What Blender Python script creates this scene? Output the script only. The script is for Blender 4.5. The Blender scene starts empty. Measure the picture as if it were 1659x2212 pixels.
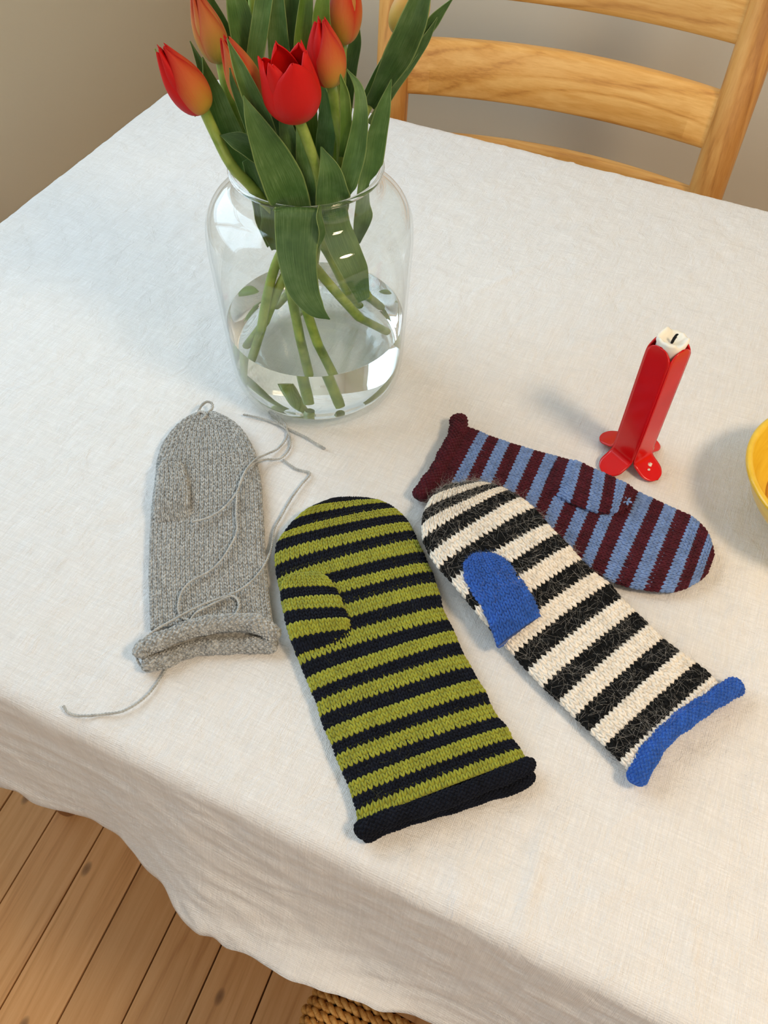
import bpy, math, random
import numpy as np
from mathutils import Vector, Matrix

# ------------------------------------------------------------------ camera, light, exposure
SC = bpy.context.scene
COL = SC.collection
TZ = 0.74                                   # table top height
CAM = np.array([0.0, 0.0, TZ + 0.54])
FPX, PITCH, YAW, ROLL = 1830.0, math.radians(52.3), math.radians(23.5), math.radians(1.5)
cF = np.array([-math.sin(YAW) * math.cos(PITCH), math.cos(YAW) * math.cos(PITCH), -math.sin(PITCH)])
_r0 = np.array([math.cos(YAW), math.sin(YAW), 0.0]); _u0 = np.cross(_r0, cF)
cR = _r0 * math.cos(ROLL) + _u0 * math.sin(ROLL)
cU = -_r0 * math.sin(ROLL) + _u0 * math.cos(ROLL)
cd = bpy.data.cameras.new('camera'); cam = bpy.data.objects.new('camera', cd); COL.objects.link(cam)
cd.sensor_fit = 'VERTICAL'; cd.sensor_height = 24.0; cd.lens = 24.0 * FPX / 2212.0; cd.clip_start = 0.01
cam.matrix_world = Matrix(((cR[0], cU[0], -cF[0], CAM[0]), (cR[1], cU[1], -cF[1], CAM[1]), (cR[2], cU[2], -cF[2], CAM[2]), (0, 0, 0, 1)))
SC.camera = cam

SC.view_settings.view_transform = 'Standard'; SC.view_settings.look = 'None'
SC.view_settings.gamma = 1.0; SC.view_settings.use_curve_mapping = False
SC.view_settings.exposure = 0.12

W = bpy.data.worlds.new('sky'); SC.world = W; W.use_nodes = True
W.node_tree.nodes['Background'].inputs[0].default_value = (0.75, 0.85, 1.0, 1)
W.node_tree.nodes['Background'].inputs[1].default_value = 0.6

def area_light(name, loc, target, sx, sy, power, color):
    ld = bpy.data.lights.new(name, 'AREA'); ld.shape = 'RECTANGLE'; ld.size = sx; ld.size_y = sy
    ld.energy = power; ld.color = color
    o = bpy.data.objects.new(name, ld); COL.objects.link(o)
    d = Vector(target) - Vector(loc)
    o.location = loc; o.rotation_euler = d.to_track_quat('-Z', 'Y').to_euler()
    return o
# daylight standing in the opening of the window beside the table
area_light('window_and_fill_light', (-1.03, 0.53, 1.55), (0.4, 0.53, 1.50), 1.10, 1.20, 14.5, (0.64, 0.84, 1.0))
# fill light in an unseen window, added behind the camera to lift the shade
area_light('window_and_fill_light', (0.75, -2.43, 1.55), (0.75, 0.0, 1.45), 1.50, 1.30, 18.0, (0.94, 0.97, 1.0))
SC.cycles.max_bounces = 16; SC.cycles.transmission_bounces = 14; SC.cycles.transparent_max_bounces = 32

# ------------------------------------------------------------------ helpers
rng = np.random.default_rng(11)
random.seed(5)

def ray(px, py): return cF * FPX + cR * (px - 829.5) + cU * (1106.0 - py)
def tp(px, py, z=0.0):                      # pixel -> point at height z above the table top
    d = ray(px, py); t = (TZ + z - CAM[2]) / d[2]; return CAM + t * d
def yp(px, py, Y):                          # pixel -> point on the vertical plane y = Y
    d = ray(px, py); t = (Y - CAM[1]) / d[1]; return CAM + t * d
VAX = np.array([-0.2887, 0.5047])           # vase axis
FH = cF[:2] / np.linalg.norm(cF[:2])
def vp(px, py, d=0.0):                      # pixel -> point in the bouquet, d metres behind the vase axis
    r = ray(px, py); t = (VAX @ FH + d) / (r[:2] @ FH); return CAM + t * r
def pxm(P): return float((np.asarray(P) - CAM) @ cF) / FPX   # metres per pixel at P

def crom(pts, n, closed=False):
    P = np.asarray(pts, float); K = len(P)
    if K == 2: 
        t = np.linspace(0, 1, n)[:, None]; return P[0] * (1 - t) + P[1] * t
    Q = np.vstack([2 * P[0] - P[1], P, 2 * P[-1] - P[-2]])
    s = np.linspace(0, K - 1, n); i = np.minimum(s.astype(int), K - 2); t = (s - i)[:, None]
    p0, p1, p2, p3 = Q[i], Q[i + 1], Q[i + 2], Q[i + 3]
    return 0.5 * ((2 * p1) + (-p0 + p2) * t + (2 * p0 - 5 * p1 + 4 * p2 - p3) * t ** 2 + (-p0 + 3 * p1 - 3 * p2 + p3) * t ** 3)
def crom_at(P, s):
    P = np.asarray(P, float); K = len(P)
    Q = np.vstack([2 * P[0] - P[1], P, 2 * P[-1] - P[-2]])
    s = np.clip(s, 0, K - 1); i = np.minimum(s.astype(int), K - 2); t = (s - i)[..., None]
    p0, p1, p2, p3 = Q[i], Q[i + 1], Q[i + 2], Q[i + 3]
    return 0.5 * ((2 * p1) + (-p0 + p2) * t + (2 * p0 - 5 * p1 + 4 * p2 - p3) * t ** 2 + (-p0 + 3 * p1 - 3 * p2 + p3) * t ** 3)
def resample(P, n):
    P = np.asarray(P, float); d = np.r_[0, np.cumsum(np.linalg.norm(np.diff(P, axis=0), axis=1))]
    s = np.linspace(0, d[-1], n); return np.stack([np.interp(s, d, P[:, k]) for k in range(P.shape[1])], 1)
def nrm(v): v = np.asarray(v, float); return v / (np.linalg.norm(v, axis=-1, keepdims=True) + 1e-12)

def vnoise(x, y, seed=0):
    r = np.random.default_rng(seed); T = r.random((128, 128))
    xi = np.floor(x).astype(int); yi = np.floor(y).astype(int); fx = x - xi; fy = y - yi
    fx = fx * fx * (3 - 2 * fx); fy = fy * fy * (3 - 2 * fy)
    g = lambda a, b: T[a % 128, b % 128]
    return (g(xi, yi) * (1 - fx) + g(xi + 1, yi) * fx) * (1 - fy) + (g(xi, yi + 1) * (1 - fx) + g(xi + 1, yi + 1) * fx) * fy

def set_props(o, label=None, cat=None, group=None, kind=None):
    if label: o['label'] = label
    if cat: o['category'] = cat
    if group: o['group'] = group
    if kind: o['kind'] = kind
    return o
def mesh(name, V, F, mats, parent=None, smooth=True, midx=None, attrs=None):
    me = bpy.data.meshes.new(name)
    if isinstance(F, np.ndarray):
        V = np.asarray(V, np.float32); k = F.shape[1]; n = len(F)
        me.vertices.add(len(V)); me.vertices.foreach_set('co', V.ravel())
        me.loops.add(n * k); me.loops.foreach_set('vertex_index', F.astype(np.int32).ravel())
        me.polygons.add(n); me.polygons.foreach_set('loop_start', np.arange(0, n * k, k, dtype=np.int32))
        me.polygons.foreach_set('loop_total', np.full(n, k, np.int32))
        me.update(calc_edges=True); me.validate()
    else:
        me.from_pydata([tuple(map(float, v)) for v in V], [], F); me.update()
    if not isinstance(mats, (list, tuple)): mats = [mats]
    for m in mats: me.materials.append(m)
    if smooth: me.polygons.foreach_set('use_smooth', np.ones(len(me.polygons), bool))
    if midx is not None: me.polygons.foreach_set('material_index', np.asarray(midx, np.int32))
    if attrs:
        for k_, a in attrs.items():
            at = me.attributes.new(k_, 'FLOAT', 'POINT'); at.data.foreach_set('value', np.asarray(a, np.float32))
    o = bpy.data.objects.new(name, me); COL.objects.link(o)
    if parent is not None:
        o.parent = parent; o.matrix_parent_inverse = Matrix.Translation(-Vector(parent_loc(parent)))
    return o
def parent_loc(p):                          # meshes are built in world space; only the empties are moved
    return Vector((0, 0, 0)) if p.type == 'MESH' else Vector(p.location)
def empty(name, loc):
    o = bpy.data.objects.new(name, None); COL.objects.link(o); o.location = loc; o.empty_display_size = 0.02
    return o
def grid_faces(nu, nv, cu=False, cv=False):
    F = []
    for i in range(nu if cu else nu - 1):
        for j in range(nv if cv else nv - 1):
            a = i * nv + j; b = ((i + 1) % nu) * nv + j; c = ((i + 1) % nu) * nv + (j + 1) % nv; d = i * nv + (j + 1) % nv
            F.append((a, b, c, d))
    return np.array(F)
def frames(P):
    T = nrm(np.gradient(P, axis=0)); N = np.zeros_like(T)
    r = np.array([0, 0, 1.0]) if abs(T[0][2]) < 0.9 else np.array([1.0, 0, 0])
    N[0] = nrm(r - T[0] * (r @ T[0]))
    for i in range(1, len(P)):
        v = N[i - 1] - T[i] * (N[i - 1] @ T[i]); N[i] = nrm(v)
    return T, N, np.cross(T, N)
def tube_geo(P, rad, sides=8, cap=True):
    P = np.asarray(P, float); T, N, B = frames(P); rad = np.broadcast_to(np.asarray(rad, float), (len(P),))
    a = np.linspace(0, 2 * math.pi, sides, endpoint=False)
    V = (P[:, None, :] + rad[:, None, None] * (np.cos(a)[None, :, None] * N[:, None, :] + np.sin(a)[None, :, None] * B[:, None, :])).reshape(-1, 3)
    F = [tuple(f) for f in grid_faces(len(P), sides, False, True)]
    F = [f[::-1] for f in F]
    if cap:
        F.append(tuple(range(sides))[::-1]); F.append(tuple(range(len(V) - sides, len(V))))
        F[-2] = F[-2][::-1]; F[-1] = F[-1][::-1]
        F[-2] = tuple(range(sides)); F[-1] = tuple(range(len(V) - sides, len(V)))[::-1]
    return V, F
def lathe_geo(prof, seg=64, c=(0, 0, 0)):
    prof = np.asarray(prof, float); a = np.linspace(0, 2 * math.pi, seg, endpoint=False)
    V = np.stack([c[0] + prof[:, 0][:, None] * np.cos(a), c[1] + prof[:, 0][:, None] * np.sin(a), c[2] + prof[:, 1][:, None] + 0 * a], -1).reshape(-1, 3)
    F = [tuple(f)[::-1] for f in grid_faces(len(prof), seg, False, True)]
    return V, F
def join_geo(gs):
    V = []; F = []; n = 0
    for v, f in gs:
        V.append(np.asarray(v)); F += [tuple(i + n for i in q) for q in f]; n += len(v)
    return np.vstack(V), F
def box_geo(lo, hi, bev=0.0):
    lo = np.array(lo, float); hi = np.array(hi, float)
    if bev <= 0:
        V = [(x, y, z) for x in (lo[0], hi[0]) for y in (lo[1], hi[1]) for z in (lo[2], hi[2])]
        return np.array(V), [(0, 1, 3, 2), (4, 6, 7, 5), (0, 4, 5, 1), (2, 3, 7, 6), (0, 2, 6, 4), (1, 5, 7, 3)]
    import bmesh
    bm = bmesh.new(); bmesh.ops.create_cube(bm, size=1)
    for v in bm.verts: v.co = Vector([(lo[k] + hi[k]) / 2 + v.co[k] * (hi[k] - lo[k]) for k in range(3)])
    bmesh.ops.bevel(bm, geom=bm.edges[:], offset=bev, segments=2, affect='EDGES', profile=0.7)
    bm.verts.index_update()
    V = np.array([v.co[:] for v in bm.verts]); F = [tuple(v.index for v in f.verts) for f in bm.faces]; bm.free()
    return V, F
def solidify(o, th, off=0.0):
    m = o.modifiers.new('thickness', 'SOLIDIFY'); m.thickness = th; m.offset = off; return o
def subsurf(o, lv=1):
    m = o.modifiers.new('smooth', 'SUBSURF'); m.levels = lv; m.render_levels = lv; return o

# ------------------------------------------------------------------ materials
def srgb(r, g, b):
    f = lambda c: (c / 255 / 12.92) if c / 255 <= 0.04045 else ((c / 255 + 0.055) / 1.055) ** 2.4
    return (f(r), f(g), f(b), 1.0)
class NT:
    def __init__(s, name):
        s.m = bpy.data.materials.new(name); s.m.use_nodes = True; s.t = s.m.node_tree; s.t.nodes.clear()
        s.out = s.n('ShaderNodeOutputMaterial')
    def n(s, t, **kw):
        x = s.t.nodes.new(t)
        for k, v in kw.items(): setattr(x, k, v)
        return x
    def l(s, a, b): s.t.links.new(a, b)
    def setv(s, sock, v):
        if hasattr(v, 'node'): s.l(v, sock)
        else: sock.default_value = v
    def coord(s, kind='Object', scale=(1, 1, 1), rot=(0, 0, 0), loc=None):
        tc = s.n('ShaderNodeTexCoord'); mp = s.n('ShaderNodeMapping'); mp.inputs['Scale'].default_value = scale
        mp.inputs['Rotation'].default_value = rot
        if loc is not None: s.setv(mp.inputs['Location'], loc)
        s.l(tc.outputs[kind], mp.inputs['Vector']); return mp.outputs[0]
    def noise(s, vec, scale=5, detail=3, rough=0.5, dist=0.0):
        x = s.n('ShaderNodeTexNoise'); x.inputs['Scale'].default_value = scale; x.inputs['Detail'].default_value = detail
        x.inputs['Roughness'].default_value = rough; x.inputs['Distortion'].default_value = dist
        if vec is not None: s.l(vec, x.inputs['Vector'])
        return x.outputs['Fac']
    def wave(s, vec, scale, dist=0, detail=2, dscale=1, axis='X', prof='SIN', droug=0.5):
        x = s.n('ShaderNodeTexWave'); x.bands_direction = axis; x.wave_profile = prof
        x.inputs['Scale'].default_value = scale; x.inputs['Distortion'].default_value = dist
        x.inputs['Detail'].default_value = detail; x.inputs['Detail Scale'].default_value = dscale
        x.inputs['Detail Roughness'].default_value = droug
        s.l(vec, x.inputs['Vector']); return x.outputs['Fac']
    def ramp(s, fac, stops, interp='LINEAR'):
        x = s.n('ShaderNodeValToRGB'); x.color_ramp.interpolation = interp; e = x.color_ramp.elements
        while len(e) < len(stops): e.new(0.5)
        for k, (p, c) in enumerate(stops):
            e[k].position = p; e[k].color = c if len(c) == 4 else (*c, 1)
        s.l(fac, x.inputs[0]); return x.outputs[0]
    def math(s, op, a, b=0.0, clamp=False):
        x = s.n('ShaderNodeMath', operation=op, use_clamp=clamp); s.setv(x.inputs[0], a); s.setv(x.inputs[1], b); return x.outputs[0]
    def mix(s, fac, a, b, mode='MIX'):
        x = s.n('ShaderNodeMix', data_type='RGBA', blend_type=mode); s.setv(x.inputs[0], fac); s.setv(x.inputs[6], a); s.setv(x.inputs[7], b); return x.outputs[2]
    def attr(s, name):
        x = s.n('ShaderNodeAttribute', attribute_name=name); return x.outputs['Fac']
    def bump(s, h, strength=0.3, dist=0.001, prev=None):
        x = s.n('ShaderNodeBump'); x.inputs['Strength'].default_value = strength; x.inputs['Distance'].default_value = dist
        s.l(h, x.inputs['Height'])
        if prev is not None: s.l(prev, x.inputs['Normal'])
        return x.outputs[0]
    def bsdf(s, color, rough=0.6, normal=None, **kw):
        x = s.n('ShaderNodeBsdfPrincipled'); s.setv(x.inputs['Base Color'], color); s.setv(x.inputs['Roughness'], rough)
        if normal is not None: s.l(normal, x.inputs['Normal'])
        for k, v in kw.items(): s.setv(x.inputs[k], v)
        s.l(x.outputs[0], s.out.inputs[0]); return x

def mat_yarn(name, c, var=0.25, marl=None, sheen=0.2):
    t = NT(name); v = t.coord()
    n = t.noise(v, 900, 2); n2 = t.noise(v, 160, 2)
    dark = tuple(x * (1 - var) for x in c[:3]) + (1,); lite = tuple(min(1, x * (1 + var)) for x in c[:3]) + (1,)
    col = t.ramp(n2, [(0.3, dark), (0.7, lite)])
    if marl:
        m = t.noise(v, 420, 3, 0.7)
        col = t.mix(t.ramp(m, [(0.40, (0, 0, 0)), (0.62, (1, 1, 1))]), marl[0], marl[1])
        col = t.mix(0.35, col, t.ramp(n2, [(0.3, dark), (0.7, lite)]))
    t.bsdf(col, 0.9, t.bump(n, 0.5, 0.0006), **{'Sheen Weight': sheen, 'Sheen Roughness': 0.6, 'Specular IOR Level': 0.1})
    return t.m
def mat_plain(name, c, rough=0.5, var=0.0, nscale=40, **kw):
    t = NT(name)
    if var:
        n = t.noise(t.coord(), nscale, 4)
        c = t.ramp(n, [(0.3, tuple(x * (1 - var) for x in c[:3])), (0.7, tuple(min(1, x * (1 + var)) for x in c[:3]))])
    t.bsdf(c, rough, **kw); return t.m
def mat_wood(name, c_dark, c_mid, c_lite, axis='X', scale=30.0, rough=0.42, knots=False, stretch=0.06, rand=True):
    t = NT(name)
    sc = {'X': (stretch, 1, 1), 'Y': (1, stretch, 1), 'Z': (1, 1, stretch)}[axis]
    loc = None
    if rand:
        oi = t.n('ShaderNodeObjectInfo'); cx = t.n('ShaderNodeCombineXYZ')
        r = t.math('MULTIPLY', oi.outputs['Random'], 7.0)
        for k in range(3): t.l(r, cx.inputs[k])
        loc = cx.outputs[0]
    v = t.coord('Object', sc, (0, 0, 0), loc)
    big = t.noise(v, 9, 2, 0.5, 0.6)
    rings = t.math('FRACT', t.math('MULTIPLY', big, scale / 3.0))
    rings = t.ramp(rings, [(0.0, (0.15, 0.15, 0.15)), (0.25, (0.8, 0.8, 0.8)), (0.8, (0.55, 0.55, 0.55)), (1.0, (0.1, 0.1, 0.1))])
    fine = t.noise(v, 420, 3, 0.6); lines = t.ramp(t.noise(v, 75, 3, 0.6), [(0.42, (0.15, 0.15, 0.15)), (0.56, (0.95, 0.95, 0.95))])
    f = t.math('ADD', t.math('ADD', t.math('MULTIPLY', rings, 0.42), t.math('MULTIPLY', lines, 0.24)), t.math('MULTIPLY', fine, 0.42))
    col = t.ramp(f, [(0.18, c_dark), (0.5, c_mid), (0.85, c_lite)])
    if rand:
        hs = t.n('ShaderNodeHueSaturation'); t.l(col, hs.inputs['Color'])
        t.l(t.math('ADD', t.math('MULTIPLY', oi.outputs['Random'], 0.22), 0.89), hs.inputs['Value']); col = hs.outputs[0]
    if knots:
        vv = t.coord('Object', (1, 0.55, 1), (0, 0, 0), loc)
        vo = t.n('ShaderNodeTexVoronoi'); vo.voronoi_dimensions = '2D'; vo.inputs['Scale'].default_value = 8.0; t.l(vv, vo.inputs['Vector'])
        k = t.ramp(vo.outputs['Distance'], [(0.0, (1, 1, 1)), (0.03, (0.7, 0.7, 0.7)), (0.055, (0, 0, 0))])
        col = t.mix(t.math('MULTIPLY', k, 0.75), col, srgb(92, 62, 38))
    t.bsdf(col, rough, t.bump(fine, 0.15, 0.0008)); return t.m

M = {}
# ------------------------------------------------------------------ room
def wall_mat():
    t = NT('wall_paint'); n = t.noise(t.coord(), 260, 4, 0.6)
    t.bsdf(srgb(219, 211, 192), 0.75, t.bump(n, 0.12, 0.001)); return t.m
M['wall'] = wall_mat()
M['ceil'] = mat_plain('ceiling_paint', srgb(235, 230, 220), 0.8)
M['white'] = mat_plain('window_paint', srgb(235, 233, 228), 0.4)
XL, XR, YN, YB, ZC = -0.98, 2.2, -2.4, 1.34, 2.45
def structure(name, V, F, m, smooth=False):
    o = mesh(name, V, F, m, smooth=smooth); o['kind'] = 'structure'; return o
def wall_with_hole(name, x0, x1, ya, yb, za, zb):
    g = [box_geo((x0, YN, 0), (x1, ya, ZC)), box_geo((x0, yb, 0), (x1, YB, ZC)), box_geo((x0, ya, 0), (x1, yb, za)), box_geo((x0, ya, zb), (x1, yb, ZC))]
    return structure(name, *join_geo(g), M['wall'])
wall_with_hole('wall_left', XL - 0.12, XL, -0.05, 1.11, 0.93, 2.17)
structure('wall_right', *box_geo((XR, YN, 0), (XR + 0.12, YB, ZC)), M['wall'])
structure('wall_back', *box_geo((XL - 0.12, YB, 0), (XR + 0.12, YB + 0.12, ZC)), M['wall'])
g = [box_geo((XL - 0.12, YN - 0.12, 0), (-0.03, YN, ZC)), box_geo((1.53, YN - 0.12, 0), (XR + 0.12, YN, ZC)), box_geo((-0.03, YN - 0.12, 0), (1.53, YN, 0.87)), box_geo((-0.03, YN - 0.12, 2.23), (1.53, YN, ZC))]
structure('wall_front', *join_geo(g), M['wall'])
structure('ceiling', *box_geo((XL - 0.12, YN - 0.12, ZC), (XR + 0.12, YB + 0.12, ZC + 0.1)), M['ceil'])
def window(n, x0, x1, ya, yb, za, zb):
    w = 0.05
    g = [box_geo((x0, ya, za), (x1, ya + w, zb)), box_geo((x0, yb - w, za), (x1, yb, zb)), box_geo((x0, ya + w, za), (x1, yb - w, za + w)),
         box_geo((x0, ya + w, zb - w), (x1, yb - w, zb)), box_geo((x0, (ya + yb) / 2 - 0.02, za + w), (x1, (ya + yb) / 2 + 0.02, zb - w))]
    return structure('window_%d' % n, *join_geo(g), M['white'])
window(1, XL - 0.02, XL + 0.005, -0.05, 1.11, 0.93, 2.17)
g = [box_geo((-0.03, YN - 0.02, 0.87), (0.02, YN + 0.005, 2.23)), box_geo((1.48, YN - 0.02, 0.87), (1.53, YN + 0.005, 2.23)), box_geo((0.02, YN - 0.02, 0.87), (1.48, YN + 0.005, 0.92)),
     box_geo((0.02, YN - 0.02, 2.18), (1.48, YN + 0.005, 2.23)), box_geo((0.73, YN - 0.02, 0.92), (0.77, YN + 0.005, 2.18))]
structure('window_2', *join_geo(g), M['white'])  # unseen window, added so its light lifts skirt, floor and back wall
def pane_mat():
    t = NT('window_glass'); tr = t.n('ShaderNodeBsdfTransparent'); tr.inputs[0].default_value = (0.99, 0.99, 0.99, 1)
    gl = t.n('ShaderNodeBsdfGlossy'); gl.inputs['Roughness'].default_value = 0.0
    lw = t.n('ShaderNodeLayerWeight'); lw.inputs[0].default_value = 0.5; mx = t.n('ShaderNodeMixShader')
    t.l(t.math('ADD', t.math('MULTIPLY', t.math('POWER', lw.outputs['Facing'], 5.0), 0.94), 0.04), mx.inputs[0])
    t.l(tr.outputs[0], mx.inputs[1]); t.l(gl.outputs[0], mx.inputs[2]); t.l(mx.outputs[0], t.out.inputs[0]); return t.m
M['pane'] = pane_mat()
for ya, yb in ((0.0, 0.51), (0.55, 1.06)):
    mesh('pane', [(XL - 0.01, ya, 0.98), (XL - 0.01, yb, 0.98), (XL - 0.01, yb, 2.12), (XL - 0.01, ya, 2.12)], [(0, 1, 2, 3)], M['pane'], bpy.data.objects['window_1'], False)
for xa, xb in ((0.02, 0.73), (0.77, 1.48)):
    mesh('pane', [(xa, YN - 0.01, 0.92), (xb, YN - 0.01, 0.92), (xb, YN - 0.01, 2.18), (xa, YN - 0.01, 2.18)], [(0, 1, 2, 3)], M['pane'], bpy.data.objects['window_2'], False)
# the lamp over the right of the table, above the picture; its warm light is the second light of the photo
def pendant():
    c = (0.72, 0.22)
    root = empty('pendant_lamp', (c[0], c[1], 1.85)); set_props(root, 'warm pendant lamp hanging above the right of the table, over the picture', 'lamp')
    prof = [(0.02, 0.22), (0.05, 0.21), (0.12, 0.14), (0.20, 0.03), (0.205, 0.0), (0.198, 0.002), (0.115, 0.135), (0.045, 0.203), (0.02, 0.212)]
    mesh('lamp_shade', *lathe_geo(prof, 48, (c[0], c[1], 1.85)), M['white'], root)
    P = np.array([(c[0], c[1], z) for z in (2.06, 2.25, ZC)]); mesh('cord', *tube_geo(P, 0.003, 8), M['white'], root)
    ld = bpy.data.lights.new('bulb_light', 'AREA'); ld.shape = 'DISK'; ld.size = 0.30; ld.energy = 10.5; ld.color = (1.0, 0.75, 0.50)
    o = bpy.data.objects.new('bulb_light', ld); COL.objects.link(o); o.location = (c[0], c[1], 1.90)
pendant()

# floor boards, one object each
M['subfloor'] = mat_plain('board_gap_dirt', srgb(52, 46, 38), 0.9, 0.3, 60)
M['plank'] = mat_wood('pine_floor', srgb(200, 146, 92), srgb(226, 176, 118), srgb(238, 192, 136), 'Y', 34, 0.5, True, 0.05)
fl = structure('floor', *box_geo((XL - 0.12, YN - 0.12, -0.06), (XR + 0.12, YB + 0.12, -0.024)), M['subfloor'])
PW = 0.0785
pv, pf = box_geo((-PW / 2 + 0.0012, YN - YB, -0.022), (PW / 2 - 0.0012, 0, 0), 0.0012)
pm = None
x0p = -0.5165 - PW / 2
for k in range(-7, 37):
    xc = x0p + k * PW
    if pm is None:
        o = mesh('plank', pv, pf, M['plank'], smooth=False); pm = o.data
    else:
        o = bpy.data.objects.new('plank', pm); COL.objects.link(o)
    o.location = (xc - 0.073 * (YB - 0.1), YB, 0.0 + 0.0006 * math.sin(k * 2.3)); o.rotation_euler = (0, 0, 0.073)
    o.parent = fl
# ------------------------------------------------------------------ dining table
X0, X1, Y0, Y1 = -0.703, 0.78, 0.138, 0.955
M['pine'] = mat_wood('honey_pine', srgb(182, 120, 52), srgb(220, 162, 84), srgb(238, 188, 112), 'X', 40, 0.38, False, 0.10)
M['pine_v'] = mat_wood('honey_pine_upright', srgb(164, 106, 50), srgb(204, 144, 74), srgb(222, 168, 96), 'Z', 30, 0.38, False, 0.10)
M['brown_leg'] = mat_wood('brown_leg_wood', srgb(90, 58, 32), srgb(130, 86, 48), srgb(150, 104, 62), 'Z', 30, 0.5, False, 0.1)
tb = empty('dining_table', ((X0 + X1) / 2, (Y0 + Y1) / 2, 0))
set_props(tb, 'wooden dining table hidden under the white linen cloth, one round brown foot showing', 'table')
mesh('tabletop', *box_geo((X0 + 0.012, Y0 + 0.012, TZ - 0.03), (X1 - 0.012, Y1 - 0.012, TZ - 0.004), 0.008), M['pine'], tb, False)
for lx in (-0.588, X1 - 0.105):
    for ly in (0.204, Y1 - 0.08):
        z = np.array([0, 0.01, 0.2, 0.6, TZ - 0.03]); V, F = tube_geo(np.stack([0 * z + lx, 0 * z + ly, z], 1), [0.0195, 0.021, 0.021, 0.021, 0.021], 20)
        mesh('leg', V, F, M['brown_leg'], tb)
for a, b in (((X0 + 0.1, Y0 + 0.06), (X1 - 0.1, Y0 + 0.08)), ((X0 + 0.1, Y1 - 0.08), (X1 - 0.1, Y1 - 0.06))):
    mesh('apron', *box_geo((a[0], a[1], TZ - 0.1), (b[0], b[1], TZ - 0.03)), M['pine'], tb, False)

# ------------------------------------------------------------------ tablecloth
def cloth_mat():
    t = NT('white_linen')
    v = t.coord()
    # slubs: long thin threads both ways
    sx = t.noise(t.coord('Object', (45, 1300, 1)), 1.0, 1, 0.5); sy = t.noise(t.coord('Object', (1300, 45, 1)), 1.0, 1, 0.5)
    wx = t.wave(v, 290, 0.6, 1, 4, 'X'); wy = t.wave(v, 290, 0.6, 1, 4, 'Y')
    slub = t.math('ADD', sx, sy)
    weave = t.math('ADD', t.math('MULTIPLY', wx, 0.5), t.math('MULTIPLY', wy, 0.5))
    h = t.math('ADD', slub, t.math('MULTIPLY', weave, 0.9))
    col = t.ramp(t.math('MULTIPLY', slub, 0.5), [(0.30, srgb(221, 220, 218)), (0.52, srgb(229, 228, 226)), (0.70, srgb(238, 238, 237))])
    blot = t.noise(v, 14, 4, 0.6)
    col = t.mix(t.math('MULTIPLY', t.ramp(blot, [(0.45, (0, 0, 0)), (0.75, (1, 1, 1))]), 0.2), col, srgb(236, 229, 218))
    crum = t.noise(v, 55, 5, 0.65, 0.8)
    b = t.bump(crum, 0.55, 0.004); b = t.bump(h, 0.35, 0.0006, b)
    p = t.bsdf(col, 0.85, b, **{'Specular IOR Level': 0.2, 'Sheen Weight': 0.1})
    return t.m
M['cloth'] = cloth_mat()
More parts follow.
